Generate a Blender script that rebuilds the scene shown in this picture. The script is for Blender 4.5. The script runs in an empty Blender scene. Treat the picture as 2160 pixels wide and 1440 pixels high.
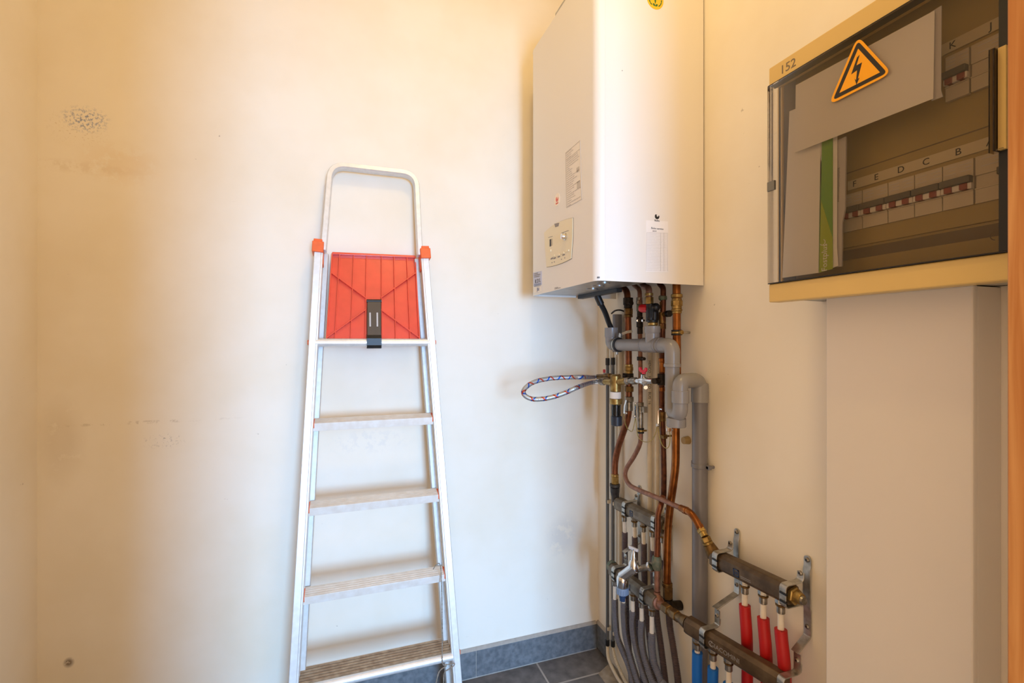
import bpy, math, random
from mathutils import Vector, Matrix
random.seed(7)
D = bpy.data
S = bpy.context.scene
COL = S.collection

# ------------------------------------------------------------------ camera, world, lights, exposure
CAM = Vector((-0.938, -1.649, 1.2)); FPX = 1000.0; YAW = math.radians(19.34)
cd = D.cameras.new('camera'); cam = D.objects.new('camera', cd); COL.objects.link(cam)
cam.location = CAM; cam.rotation_euler = (math.radians(90), 0, -YAW)
cd.sensor_width = 36; cd.lens = FPX / 2160 * 36; cd.clip_start = 0.01
S.camera = cam

w = D.worlds.new('world'); S.world = w; w.use_nodes = True
w.node_tree.nodes['Background'].inputs[0].default_value = (1.0, 0.73, 0.49, 1)
w.node_tree.nodes['Background'].inputs[1].default_value = 1.65

def light(name, kind, loc, energy, color, **kw):
    l = D.lights.new(name, kind); l.energy = energy; l.color = color
    for k, v in kw.items(): setattr(l, k, v)
    o = D.objects.new(name, l); COL.objects.link(o); o.location = loc
    return o
# warm lamp under the ceiling; daylight of the window across the hall, coming in through the doorway behind the camera
light('ceiling_bulb', 'POINT', (-0.62, -0.98, 2.58), 8.9, (1.0, 0.75, 0.34), shadow_soft_size=0.05)
dl = light('hall_window_light', 'AREA', (-0.58, -4.15, 1.0), 42, (0.29, 0.58, 1.0), shape='RECTANGLE', size=0.72, size_y=0.95, spread=math.radians(100))
dl.rotation_euler = (math.radians(75), 0, 0)
d2 = light('hall_soft_fill', 'AREA', (-0.62, -4.25, 1.15), 28, (0.30, 0.60, 1.0), shape='RECTANGLE', size=0.80, size_y=2.1, spread=math.radians(110))  # added tall soft fill without a known source, greys the ladder's shadows
d2.rotation_euler = (math.radians(76), 0, 0)

S.view_settings.view_transform = 'Standard'; S.view_settings.look = 'None'
S.view_settings.exposure = 0.0; S.view_settings.gamma = 1.0; S.view_settings.use_curve_mapping = False
S.cycles.max_bounces = 10; S.cycles.diffuse_bounces = 6; S.cycles.transparent_max_bounces = 12
S.cycles.use_denoising = True

# ------------------------------------------------------------------ helpers
FW = Vector((math.sin(YAW), math.cos(YAW), 0)); RT = Vector((math.cos(YAW), -math.sin(YAW), 0))
def at(px, py, X=None, Y=None, Z=None):
    """the point of the plane X=.., Y=.. or Z=.. that the photograph shows at pixel (px, py)"""
    d = FW + RT * ((px - 1080) / FPX) + Vector((0, 0, (720 - py) / FPX))
    i, v = (0, X) if X is not None else (1, Y) if Y is not None else (2, Z)
    return CAM + d * ((v - CAM[i]) / d[i])
def ats(*pts):                       # list of (px, py, X)
    return [at(a, b, X=c) for a, b, c in pts]

def lin(h):
    h = h.lstrip('#'); r = []
    for i in (0, 2, 4):
        c = int(h[i:i+2], 16) / 255
        r.append(c / 12.92 if c <= 0.04045 else ((c + 0.055) / 1.055) ** 2.4)
    return (*r, 1)

MATS = {}
def mat(name, col, rough=0.5, metal=0.0, var=0.0, vs=30.0, col2=None, bump=0.0, bs=80.0, spec=0.5, coat=0.0):
    if name in MATS: return MATS[name]
    m = D.materials.new(name); m.use_nodes = True; MATS[name] = m
    nt = m.node_tree; b = nt.nodes['Principled BSDF']
    c = lin(col)
    b.inputs['Base Color'].default_value = c
    b.inputs['Roughness'].default_value = rough; b.inputs['Metallic'].default_value = metal
    b.inputs['Specular IOR Level'].default_value = spec
    b.inputs['Coat Weight'].default_value = coat
    tc = None
    if var or col2 or bump:
        tc = nt.nodes.new('ShaderNodeTexCoord')
    if var or col2:
        n = nt.nodes.new('ShaderNodeTexNoise'); n.inputs['Scale'].default_value = vs; n.inputs['Detail'].default_value = 6
        nt.links.new(tc.outputs['Object'], n.inputs['Vector'])
        r = nt.nodes.new('ShaderNodeValToRGB')
        r.color_ramp.elements[0].position = 0.35; r.color_ramp.elements[1].position = 0.68
        c2 = lin(col2) if col2 else tuple(x * (1 - var) for x in c[:3]) + (1,)
        r.color_ramp.elements[0].color = c2; r.color_ramp.elements[1].color = c
        nt.links.new(n.outputs['Fac'], r.inputs['Fac']); nt.links.new(r.outputs['Color'], b.inputs['Base Color'])
    if bump:
        n2 = nt.nodes.new('ShaderNodeTexNoise'); n2.inputs['Scale'].default_value = bs; n2.inputs['Detail'].default_value = 4
        nt.links.new(tc.outputs['Object'], n2.inputs['Vector'])
        bp = nt.nodes.new('ShaderNodeBump'); bp.inputs['Strength'].default_value = bump; bp.inputs['Distance'].default_value = 0.002
        nt.links.new(n2.outputs['Fac'], bp.inputs['Height']); nt.links.new(bp.outputs['Normal'], b.inputs['Normal'])
    return m

class MB:
    def __init__(s): s.v = []; s.f = []; s.uv = {}
    def add(s, vs, fs):
        o = len(s.v); s.v += [Vector(a) for a in vs]; s.f += [tuple(i + o for i in f) for f in fs]; return o
    def box(s, lo, hi):
        x0, y0, z0 = [min(a, b) for a, b in zip(lo, hi)]; x1, y1, z1 = [max(a, b) for a, b in zip(lo, hi)]
        s.add([(x0,y0,z0),(x1,y0,z0),(x1,y1,z0),(x0,y1,z0),(x0,y0,z1),(x1,y0,z1),(x1,y1,z1),(x0,y1,z1)],
              [(0,3,2,1),(4,5,6,7),(0,1,5,4),(1,2,6,5),(2,3,7,6),(3,0,4,7)]); return s
    def obox(s, c, ax, ay, az):      # oriented box: centre and three half-axis vectors
        c = Vector(c); ax, ay, az = Vector(ax), Vector(ay), Vector(az)
        p = [c + ax*i + ay*j + az*k for k in (-1,1) for j in (-1,1) for i in (-1,1)]
        s.add(p, [(0,2,3,1),(4,5,7,6),(0,1,5,4),(1,3,7,5),(3,2,6,7),(2,0,4,6)]); return s
    def prism(s, pts, ext):          # polygon (3D points) swept by vector ext
        n = len(pts); ext = Vector(ext); pts = [Vector(p) for p in pts]
        s.add(pts + [p + ext for p in pts], [tuple(range(n))[::-1], tuple(range(n, 2*n))] +
              [(i, (i+1) % n, n + (i+1) % n, n + i) for i in range(n)]); return s
    def frames(s, pts):
        n = len(pts); T = []
        for i in range(n):
            a = pts[max(i-1, 0)]; b = pts[min(i+1, n-1)]; t = (b - a)
            T.append(t.normalized() if t.length > 1e-9 else Vector((0,0,1)))
        u = T[0].orthogonal().normalized(); out = []
        for i in range(n):
            u = (u - T[i] * u.dot(T[i]))
            u = u.normalized() if u.length > 1e-6 else T[i].orthogonal().normalized()
            out.append((T[i], u, T[i].cross(u)))
        return out
    def tube(s, pts, r, seg=14, cap=True, uv=False):
        pts = [Vector(p) for p in pts]; n = len(pts); R = r if isinstance(r, (list, tuple)) else [r] * n
        fr = s.frames(pts); m = seg + 1 if uv else seg; vs = []; L = 0; base = len(s.v)
        for i in range(n):
            if i: L += (pts[i] - pts[i-1]).length
            for k in range(m):
                a = 2 * math.pi * k / seg
                vs.append(pts[i] + (fr[i][1] * math.cos(a) + fr[i][2] * math.sin(a)) * R[i])
                if uv: s.uv[base + len(vs) - 1] = (L, k / seg)
        fs = []
        for i in range(n - 1):
            for k in range(seg):
                k2 = k + 1 if uv else (k + 1) % seg
                fs.append((i*m + k, i*m + k2, (i+1)*m + k2, (i+1)*m + k))
        if cap:
            fs.append(tuple(range(seg))[::-1]); fs.append(tuple((n-1)*m + k for k in range(seg)))
        s.add(vs, fs); return s
    def lathe(s, o, d, prof, seg=20):  # profile [(distance along d, radius)]
        o = Vector(o); d = Vector(d).normalized()
        return s.ring_stack([o + d * t for t, _ in prof], [r for _, r in prof], d, seg)
    def ring_stack(s, cs, rs, d, seg):
        u = d.orthogonal().normalized(); v = d.cross(u); vs = []
        for c, r in zip(cs, rs):
            for k in range(seg):
                a = 2 * math.pi * (k + .5) / seg; vs.append(c + (u * math.cos(a) + v * math.sin(a)) * max(r, 1e-5))
        n = len(cs)
        fs = [(i*seg + k, i*seg + (k+1) % seg, (i+1)*seg + (k+1) % seg, (i+1)*seg + k) for i in range(n-1) for k in range(seg)]
        fs += [tuple(range(seg))[::-1], tuple((n-1)*seg + k for k in range(seg))]
        s.add(vs, fs); return s
    def rod(s, a, b, r, seg=16, bev=0.0):
        a, b = Vector(a), Vector(b); L = (b - a).length
        pr = [(0, r), (L, r)] if not bev else [(0, r-bev), (bev, r), (L-bev, r), (L, r-bev)]
        return s.lathe(a, b - a, pr, seg)
    def nut(s, a, b, r):               # a hexagonal nut with chamfered rims
        a, b = Vector(a), Vector(b); L = (b - a).length; c = min(L*.18, r*.12)
        return s.lathe(a, b - a, [(0, r*.88), (c, r), (L-c, r), (L, r*.88)], 6)
    def ball(s, c, r, seg=16, sq=(1,1,1)):
        c = Vector(c); n = seg // 2; vs = []
        for i in range(1, n):
            t = math.pi * i / n
            for k in range(seg):
                a = 2 * math.pi * k / seg
                vs.append(c + Vector((math.sin(t)*math.cos(a)*sq[0], math.sin(t)*math.sin(a)*sq[1], math.cos(t)*sq[2])) * r)
        vs += [c + Vector((0,0,r*sq[2])), c - Vector((0,0,r*sq[2]))]; q = (n-1)*seg
        fs = [(i*seg+k, (i+1)*seg+k, (i+1)*seg+(k+1)%seg, i*seg+(k+1)%seg) for i in range(n-2) for k in range(seg)]
        fs += [(q, k, (k+1)%seg) for k in range(seg)] + [(q+1, (n-2)*seg+(k+1)%seg, (n-2)*seg+k) for k in range(seg)]
        s.add(vs, fs); return s
    def strip(s, path, wv, th):        # a flat bar of width vector wv (full) and thickness th along a path
        path = [Vector(p) for p in path]; wv = Vector(wv); n = len(path); vs = []
        for i in range(n):
            t = (path[min(i+1, n-1)] - path[max(i-1, 0)]).normalized(); nn = t.cross(wv).normalized() * th / 2
            vs += [path[i] - wv/2 - nn, path[i] + wv/2 - nn, path[i] + wv/2 + nn, path[i] - wv/2 + nn]
        fs = [(4*i + k, 4*i + (k+1) % 4, 4*i + 4 + (k+1) % 4, 4*i + 4 + k) for i in range(n-1) for k in range(4)]
        fs += [(3,2,1,0), tuple(4*(n-1) + k for k in range(4))]
        s.add(vs, fs); return s

ORG = {}
def thing(name, label, cat, loc=(0,0,0), group=None):
    o = D.objects.new(name, None); COL.objects.link(o); o.location = loc; o.empty_display_size = 0.05
    ORG[o] = Vector(loc); return tag(o, label, cat, group)
def tag(o, label, cat, group=None):
    o['label'] = label; o['category'] = cat
    if group: o['group'] = group
    return o
def obj(name, mb, m, parent=None, smooth=35, bevel=0.0, label=None, kind=None):
    me = D.meshes.new(name); off = ORG[parent] if parent else Vector((0,0,0))
    if parent is None and mb.v:          # a single mesh: its origin at its foot
        c = sum(mb.v, Vector((0,0,0))) / len(mb.v); off = Vector((c.x, c.y, min(p.z for p in mb.v)))
    me.from_pydata([tuple(p - off) for p in mb.v], [], mb.f)
    if mb.uv:
        ul = me.uv_layers.new(name='UVMap')
        for lp in me.loops: ul.data[lp.index].uv = mb.uv.get(lp.vertex_index, (0, 0))
    me.materials.append(m); me.validate(); me.update()
    if smooth:
        for p in me.polygons: p.use_smooth = True
        me.set_sharp_from_angle(angle=math.radians(smooth))
    o = D.objects.new(name, me); COL.objects.link(o); ORG[o] = off.copy()
    if parent: o.parent = parent
    else: o.location = off
    if bevel:
        bm = o.modifiers.new('Bevel', 'BEVEL'); bm.width = bevel; bm.segments = 2; bm.limit_method = 'ANGLE'; bm.angle_limit = math.radians(40)
    if label: o['label'] = label
    if kind: o['kind'] = kind
    return o
def struct(name, mb, m, **kw):
    o = obj(name, mb, m, **kw); o['kind'] = 'structure'; return o
def text(name, body, size, pos, xa, ya, m, parent, align='CENTER', ext=0.0003):
    c = D.curves.new(name, 'FONT'); c.body = body; c.size = size; c.extrude = ext; c.align_x = align; c.align_y = 'CENTER'; c.resolution_u = 3
    t = D.objects.new(name + '_tmp', c); COL.objects.link(t)
    bpy.context.view_layer.update()
    me = D.meshes.new_from_object(t.evaluated_get(bpy.context.evaluated_depsgraph_get()))
    D.objects.remove(t); D.curves.remove(c)
    xa, ya = Vector(xa).normalized(), Vector(ya).normalized(); za = xa.cross(ya)
    off = ORG[parent]
    for v in me.vertices:
        p = v.co; v.co = Vector(pos) + xa * p.x + ya * p.y + za * p.z - off
    me.name = name; me.materials.clear(); me.materials.append(m)
    o = D.objects.new(name, me); COL.objects.link(o); o.parent = parent; ORG[o] = off.copy()
    return o

def fillet(pts, r, n=6):
    pts = [Vector(p) for p in pts]; out = [pts[0]]
    for i in range(1, len(pts) - 1):
        a, b, c = pts[i-1], pts[i], pts[i+1]
        da, dc = a - b, c - b; d = min(r, da.length * .48, dc.length * .48)
        p0, p2 = b + da.normalized() * d, b + dc.normalized() * d
        for k in range(n + 1):
            t = k / n; out.append(p0*(1-t)**2 + b*2*t*(1-t) + p2*t*t)
    return out + [pts[-1]]
def spline(pts, n=8):
    pts = [Vector(p) for p in pts]; P = [pts[0]*2 - pts[1]] + pts + [pts[-1]*2 - pts[-2]]; out = []
    for i in range(1, len(P) - 2):
        a, b, c, d = P[i-1:i+3]
        for k in range(n):
            t = k / n
            out.append(0.5 * (b*2 + (c-a)*t + (a*2 - b*5 + c*4 - d)*t*t + (b*3 - a - c*3 + d)*t**3))
    return out + [pts[-1]]
def resample(pts, step):
    out = [pts[0]]; acc = 0
    for i in range(1, len(pts)):
        a, b = pts[i-1], pts[i]; L = (b - a).length; t = step - acc
        while t <= L:
            out.append(a + (b - a) * (t / L)); t += step
        acc = (acc + L) % step
    return out
def corrugated(mb, pts, r, pitch=0.0046, depth=0.17, seg=14):
    p = resample(pts, pitch / 4); R = [r * (1 - depth) if i % 4 in (0, 1) else r for i in range(len(p))]
    return mb.tube(p, R, seg)

XN = Vector((-1, 0, 0)); YP = Vector((0, 1, 0)); ZP = Vector((0, 0, 1)); RD = Vector((0, -1, 0))  # RD: reading direction on the right wall
def plate(mb, pxs, X, th, Y=None):     # flat piece outlined in the plane X (or Y), th thick towards the room
    pts = [at(a, b, X=X) if Y is None else at(a, b, Y=Y) for a, b in pxs]
    return mb.prism(pts, XN * th if Y is None else Vector((0, -th, 0)))

# ------------------------------------------------------------------ materials
def wall_mat(name, smudges=(), base='F0E7D8'):
    m = D.materials.new(name); m.use_nodes = True; nt = m.node_tree; N = nt.nodes.new; L = nt.links.new
    b = nt.nodes['Principled BSDF']; b.inputs['Roughness'].default_value = 0.75; b.inputs['Specular IOR Level'].default_value = 0.25
    geo = N('ShaderNodeNewGeometry'); pos = geo.outputs['Position']
    def noise(scale, detail=5, vec=None, rough=0.6):
        n = N('ShaderNodeTexNoise'); n.inputs['Scale'].default_value = scale; n.inputs['Detail'].default_value = detail
        n.inputs['Roughness'].default_value = rough; L(vec or pos, n.inputs['Vector']); return n.outputs['Fac']
    def ramp(f, a, b_, ca=(0,0,0,1), cb=(1,1,1,1)):
        r = N('ShaderNodeValToRGB'); r.color_ramp.elements[0].position = a; r.color_ramp.elements[1].position = b_
        r.color_ramp.elements[0].color = ca; r.color_ramp.elements[1].color = cb; L(f, r.inputs['Fac']); return r.outputs['Color']
    def mix(fac, ca, cb):
        x = N('ShaderNodeMix'); x.data_type = 'RGBA'
        for k, v in ((0, fac), (6, ca), (7, cb)):
            if isinstance(v, (tuple, float)): x.inputs[k].default_value = v
            else: L(v, x.inputs[k])
        return x.outputs[2]
    def math_(op, a, b_):
        x = N('ShaderNodeMath'); x.operation = op
        for k, v in ((0, a), (1, b_)):
            if isinstance(v, float): x.inputs[k].default_value = v
            else: L(v, x.inputs[k])
        return x.outputs[0]
    c = mix(ramp(noise(2.2, 4), .42, .75), lin(base), lin('E8DCC6'))
    mp = N('ShaderNodeMapping'); mp.inputs['Scale'].default_value = (14, 14, 120); L(pos, mp.inputs['Vector'])
    sc = ramp(noise(1.0, 3, mp.outputs['Vector']), .735, .76)           # short level scuffs
    c = mix(math_('MULTIPLY', sc, .30), c, lin('9A8468'))
    sp = ramp(noise(38, 3), .735, .775)                                   # specks of dirt
    c = mix(math_('MULTIPLY', sp, .5), c, lin('7C6A55'))
    for (p, rad, col, amt, ns, lo) in smudges:
        mv = N('ShaderNodeVectorMath'); mv.operation = 'SUBTRACT'; L(pos, mv.inputs[0]); mv.inputs[1].default_value = p
        dv = N('ShaderNodeVectorMath'); dv.operation = 'DIVIDE'; L(mv.outputs[0], dv.inputs[0]); dv.inputs[1].default_value = rad
        ln = N('ShaderNodeVectorMath'); ln.operation = 'LENGTH'; L(dv.outputs[0], ln.inputs[0])
        fall = ramp(ln.outputs['Value'], .35, 1.0, (1,1,1,1), (0,0,0,1))
        f = math_('MULTIPLY', fall, ramp(noise(ns, 6, None, .7), lo, lo + .07))
        c = mix(math_('MULTIPLY', f, amt), c, lin(col))
    L(c, b.inputs['Base Color'])
    bp = N('ShaderNodeBump'); bp.inputs['Strength'].default_value = 0.12; bp.inputs['Distance'].default_value = 0.003
    L(math_('ADD', noise(9, 5), math_('MULTIPLY', noise(120, 2), .25)), bp.inputs['Height']); L(bp.outputs['Normal'], b.inputs['Normal'])
    return m
def q(px, py): return tuple(at(px, py, Y=0))
M_wall_back = wall_mat('painted_plaster_back', [
    (q(180, 252), (.062, 1, .042), '1F5FA8', .65, 120, .50), (q(165, 268), (.085, 1, .06), 'A98A55', .45, 150, .56),
    (q(165, 352), (.17, 1, .022), 'B58F58', .14, 30, .45), (q(250, 345), (.12, 1, .07), 'D9AE66', .15, 22, .42),
    (q(345, 930), (.06, 1, .025), '7C7478', .6, 110, .55), (q(310, 890), (.26, 1, .006), '8C7355', .38, 26, .50),
    (q(130, 930), (.06, 1, .14), 'B09672', .16, 14, .36), (q(145, 1397), (.014, 1, .016), '5E4A3C', .8, 60, .35),
    (q(1190, 1130), (.09, 1, .09), 'C9C6C4', .4, 16, .42), (q(780, 930), (.16, 1, .05), 'D8D2CC', .35, 40, .5)])
M_wall_side = wall_mat('painted_plaster_side')
M_ceil = mat('ceiling_paint', 'EDE4D3', .85, var=.04, vs=4)
M_tile = None
def tile_mat():
    m = D.materials.new('slate_grey_floor_tile'); m.use_nodes = True; nt = m.node_tree; N = nt.nodes.new; L = nt.links.new
    b = nt.nodes['Principled BSDF']; b.inputs['Roughness'].default_value = .5
    g = N('ShaderNodeNewGeometry'); mp = N('ShaderNodeMapping'); mp.vector_type = 'POINT'
    mp.inputs['Location'].default_value = (.265 + .9 * 4, .133 + .45 * 8, 0); L(g.outputs['Position'], mp.inputs['Vector'])
    br = N('ShaderNodeTexBrick'); br.offset = 0; br.inputs['Scale'].default_value = 1; br.inputs['Brick Width'].default_value = .45
    br.inputs['Row Height'].default_value = .45; br.inputs['Mortar Size'].default_value = .0035; br.inputs['Mortar Smooth'].default_value = .1
    n = N('ShaderNodeTexNoise'); n.inputs['Scale'].default_value = 26; n.inputs['Detail'].default_value = 8; L(g.outputs['Position'], n.inputs['Vector'])
    r = N('ShaderNodeValToRGB'); r.color_ramp.elements[0].color = lin('56524F'); r.color_ramp.elements[1].color = lin('7A7572')
    r.color_ramp.elements[0].position = .3; r.color_ramp.elements[1].position = .7; L(n.outputs['Fac'], r.inputs['Fac'])
    L(r.outputs['Color'], br.inputs['Color1']); L(r.outputs['Color'], br.inputs['Color2']); br.inputs['Mortar'].default_value = lin('A9A29A')
    L(mp.outputs['Vector'], br.inputs['Vector']); L(br.outputs['Color'], b.inputs['Base Color'])
    return m
M_floor = tile_mat()
M_skirt = mat('slate_grey_skirting', '76797C', .45, col2='5B5F63', vs=60)
M_grout = mat('grey_grout', 'ABA49B', .9, var=.15, vs=60)
M_screed = mat('bare_screed', 'A79A88', .95, col2='8C7F6E', vs=40, bump=.5)

def wood_mat():
    m = D.materials.new('varnished_wood'); m.use_nodes = True; nt = m.node_tree; N = nt.nodes.new; L = nt.links.new
    b = nt.nodes['Principled BSDF']; b.inputs['Roughness'].default_value = .42
    g = N('ShaderNodeNewGeometry'); mp = N('ShaderNodeMapping'); mp.inputs['Scale'].default_value = (60, 60, 2.5); L(g.outputs['Position'], mp.inputs['Vector'])
    n = N('ShaderNodeTexNoise'); n.inputs['Scale'].default_value = 1.5; n.inputs['Detail'].default_value = 7; n.inputs['Distortion'].default_value = .6
    L(mp.outputs['Vector'], n.inputs['Vector']); r = N('ShaderNodeValToRGB')
    r.color_ramp.elements[0].position = .3; r.color_ramp.elements[0].color = lin('A9672C'); r.color_ramp.elements[1].position = .7; r.color_ramp.elements[1].color = lin('C98F50')
    L(n.outputs['Fac'], r.inputs['Fac']); L(r.outputs['Color'], b.inputs['Base Color']); return m
M_wood = wood_mat()

M_alu = mat('brushed_aluminium', 'E4E4E3', .36, .4, col2='DBDAD8', vs=70, bump=.03)
M_alu_d = mat('dull_aluminium', 'CFCDC9', .5, .35, col2='C4C1BC', vs=70)
M_tread = mat('worn_tread', 'E6E2DB', .5, .12, col2='DCD4C9', vs=45)
M_rung_d = mat('dirty_ribbed_tread', 'B09A7F', .7, .1, col2='937B62', vs=60)
M_orange = mat('orange_plastic', 'F0692C', .42, var=.12, vs=60)
M_red_tray = mat('red_orange_plastic', 'E6503A', .3, var=.10, vs=25, coat=.3)
M_latch = mat('dark_brown_plastic', '4B3F33', .4)
M_black = mat('black_rubber', '141416', .45)
M_dark = mat('tarnished_metal', '3A3028', .5, .6, col2='241C17', vs=90, bump=.2)
M_enamel = mat('white_enamel', 'E6E0D8', .32, coat=.25)
M_galv = mat('galvanised_steel', 'B5B4B2', .3, .85, var=.2, vs=25)
M_cop = mat('old_copper', '93583A', .4, .75, col2='6B3F27', vs=45)
M_copb = mat('bright_copper', 'A5672F', .33, .8, col2='7E481F', vs=40)
M_copp = mat('dull_pink_copper', 'A07560', .5, .5, col2='7E5644', vs=60)
M_copd = mat('dark_copper', '70422A', .45, .7, col2='4A2A1B', vs=60)
M_brass = mat('brass', 'B59A5E', .36, .75, col2='8C6D38', vs=60)
M_brassd = mat('dull_brass', '8A6A3A', .45, .75, col2='5E4524', vs=70)
M_verd = mat('verdigris_brass', '807C68', .6, .4, col2='56695A', vs=80)
M_chrome = mat('chrome', 'DCDCDC', .14, 1.0)
M_nickel = mat('nickel', 'A9A39A', .3, .85, col2='7F776C', vs=90)
M_zinc = mat('zinc_plated_strip', 'C4C2BB', .32, .8, col2='9B978D', vs=60)
M_mani = mat('grey_brown_manifold', '7A6E5C', .45, .45, col2='5D5141', vs=35)
M_manid = mat('brown_manifold', '6A5740', .42, .5, col2='4D3C29', vs=35)
M_pvc = mat('grey_pvc', '8E8C8C', .26, var=.06, vs=20)
M_pvcd = mat('darker_grey_pvc', '77757A', .34, var=.08, vs=20)
M_cond = mat('dark_grey_conduit', '62656A', .45)
M_cream = mat('cream_pipe', 'DACDB6', .5, var=.1, vs=40)
M_white_pipe = mat('white_pipe', 'E5DAC8', .45, var=.08, vs=80)
M_sleeve = mat('grey_corrugated_sleeve', '6E6B70', .55, var=.1, vs=30)
M_sleeve_r = mat('reddish_grey_sleeve', '5F5052', .55, var=.15, vs=30)
M_red = mat('red_sleeve', 'B8100F', .5, var=.12, vs=30)
M_blue = mat('blue_sleeve', '0B66BE', .5, var=.1, vs=30)
M_redp = mat('red_plastic', 'C01F22', .35)
M_pinkr = mat('bright_red_handle', 'D8233A', .35)
M_box = mat('aged_beige_plastic', 'D9B871', .42, var=.04, vs=12)
M_boxg = mat('grey_beige_box_shell', 'B9B2A4', .5)
M_inner = mat('beige_inner_cover', 'A68D56', .55, var=.05, vs=12)
M_innerd = mat('shadow_gap_brown', '6E5C40', .6)
M_strip_l = mat('pale_label_strip', 'C6B592', .6)
M_brk = mat('off_white_breaker', 'C4B59C', .5)
M_cover = mat('white_switch_cover', 'DDD2C2', .45)
M_tog = mat('brown_red_toggle', '8A3B2C', .45)
M_bar = mat('dark_grey_toggle_bar', '5A5347', .5)
M_paper = mat('white_paper', 'F1ECE4', .7, var=.03, vs=6)
M_paper2 = mat('grey_paper', 'C2BCB8', .7)
M_green = mat('leaf_green_print', '6FA53A', .55)
M_lime = mat('lime_green_print', 'A3B62C', .55)
M_yel = mat('warning_yellow', 'F2A60A', .4)
M_ink = mat('black_ink', '1C1612', .5)
M_inkg = mat('grey_ink', '8B8684', .6)
M_inkl = mat('light_grey_ink', 'C4BDB6', .6)
M_inkb = mat('blue_ink', '3E5A8C', .55)
M_lilac = mat('pale_blue_sticker', 'C3C6DC', .5)
M_trunk = mat('white_trunking', 'E3D9CC', .5, var=.03, vs=5)
M_panel = mat('cream_control_panel', 'EADFC0', .4)
M_line = mat('dark_outline', '7A6A54', .5)
M_clear = mat('wire_green_yellow', '8A8C42', .5, col2='A8905A', vs=90)
M_dust = mat('dusty_string', '9B9182', .9, col2='6F655A', vs=300)
M_gold = mat('eco_yellow', 'F5BE1E', .45)
M_gdark = mat('eco_green', '2F6B2A', .5)
M_bluec = mat('translucent_blue_plastic', '7E93B0', .3)
M_ochre = mat('ochre_plug', 'BFA069', .6, var=.1, vs=60)

def glass_mat():
    m = D.materials.new('tinted_clear_plastic'); m.use_nodes = True; nt = m.node_tree; N = nt.nodes.new; L = nt.links.new
    for n in list(nt.nodes):
        if n.type != 'OUTPUT_MATERIAL': nt.nodes.remove(n)
    out = [n for n in nt.nodes if n.type == 'OUTPUT_MATERIAL'][0]
    t = N('ShaderNodeBsdfTransparent'); t.inputs[0].default_value = (.885, .865, .835, 1)
    gl = N('ShaderNodeBsdfGlossy'); gl.inputs['Roughness'].default_value = .06; gl.inputs[0].default_value = (1, 1, 1, 1)
    fr = N('ShaderNodeFresnel'); fr.inputs[0].default_value = 1.3
    mx = N('ShaderNodeMixShader'); L(fr.outputs[0], mx.inputs[0]); L(t.outputs[0], mx.inputs[1]); L(gl.outputs[0], mx.inputs[2]); L(mx.outputs[0], out.inputs[0])
    return m
M_glass = glass_mat()
def clear_mat():
    m = D.materials.new('clear_bowl'); m.use_nodes = True; nt = m.node_tree; N = nt.nodes.new; L = nt.links.new
    for n in list(nt.nodes):
        if n.type != 'OUTPUT_MATERIAL': nt.nodes.remove(n)
    out = [n for n in nt.nodes if n.type == 'OUTPUT_MATERIAL'][0]
    t = N('ShaderNodeBsdfTransparent'); t.inputs[0].default_value = (.80, .80, .80, 1)
    gl = N('ShaderNodeBsdfGlossy'); gl.inputs['Roughness'].default_value = .05
    fr = N('ShaderNodeFresnel'); fr.inputs[0].default_value = 1.5
    mx = N('ShaderNodeMixShader'); L(fr.outputs[0], mx.inputs[0]); L(t.outputs[0], mx.inputs[1]); L(gl.outputs[0], mx.inputs[2]); L(mx.outputs[0], out.inputs[0])
    return m
M_bowl = clear_mat()
def braid_mat():
    m = D.materials.new('steel_braid'); m.use_nodes = True; nt = m.node_tree; N = nt.nodes.new; L = nt.links.new
    b = nt.nodes['Principled BSDF']; b.inputs['Metallic'].default_value = .7; b.inputs['Roughness'].default_value = .38
    uv = N('ShaderNodeUVMap'); sx = N('ShaderNodeSeparateXYZ'); L(uv.outputs[0], sx.inputs[0])
    def M(op, a, c=None):
        x = N('ShaderNodeMath'); x.operation = op
        for k, v in ((0, a), (1, c)):
            if v is None: continue
            if isinstance(v, (int, float)): x.inputs[k].default_value = v
            else: L(v, x.inputs[k])
        return x.outputs[0]
    # weave: two families of helices; a red and a blue thread wound around
    u, v = sx.outputs[0], sx.outputs[1]
    h1 = M('SINE', M('MULTIPLY', M('ADD', M('MULTIPLY', u, 140), M('MULTIPLY', v, 6)), 6.2832))
    h2 = M('SINE', M('MULTIPLY', M('SUBTRACT', M('MULTIPLY', u, 140), M('MULTIPLY', v, 6)), 6.2832))
    wv = M('ADD', M('MULTIPLY', M('MULTIPLY', h1, h2), .5), .5)
    r = N('ShaderNodeValToRGB'); r.color_ramp.elements[0].color = lin('6F7074'); r.color_ramp.elements[1].color = lin('D5D3CF'); L(wv, r.inputs['Fac'])
    def thread(sign, off):
        x = M('FRACT', M('ADD', M('ADD', M('MULTIPLY', u, 27), M('MULTIPLY', v, sign)), off)); return M('LESS_THAN', x, .16)
    def mix(f, a, c):
        x = N('ShaderNodeMix'); x.data_type = 'RGBA'; L(f, x.inputs[0]); L(a, x.inputs[6]); x.inputs[7].default_value = c; return x.outputs[2]
    c = mix(thread(1, 0), r.outputs['Color'], lin('2A55B0')); c = mix(thread(-1, .3), c, lin('B0452F'))
    L(c, b.inputs['Base Color'])
    bp = N('ShaderNodeBump'); bp.inputs['Strength'].default_value = .5; bp.inputs['Distance'].default_value = .001; L(wv, bp.inputs['Height']); L(bp.outputs['Normal'], b.inputs['Normal'])
    return m
M_braid = braid_mat()

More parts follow.
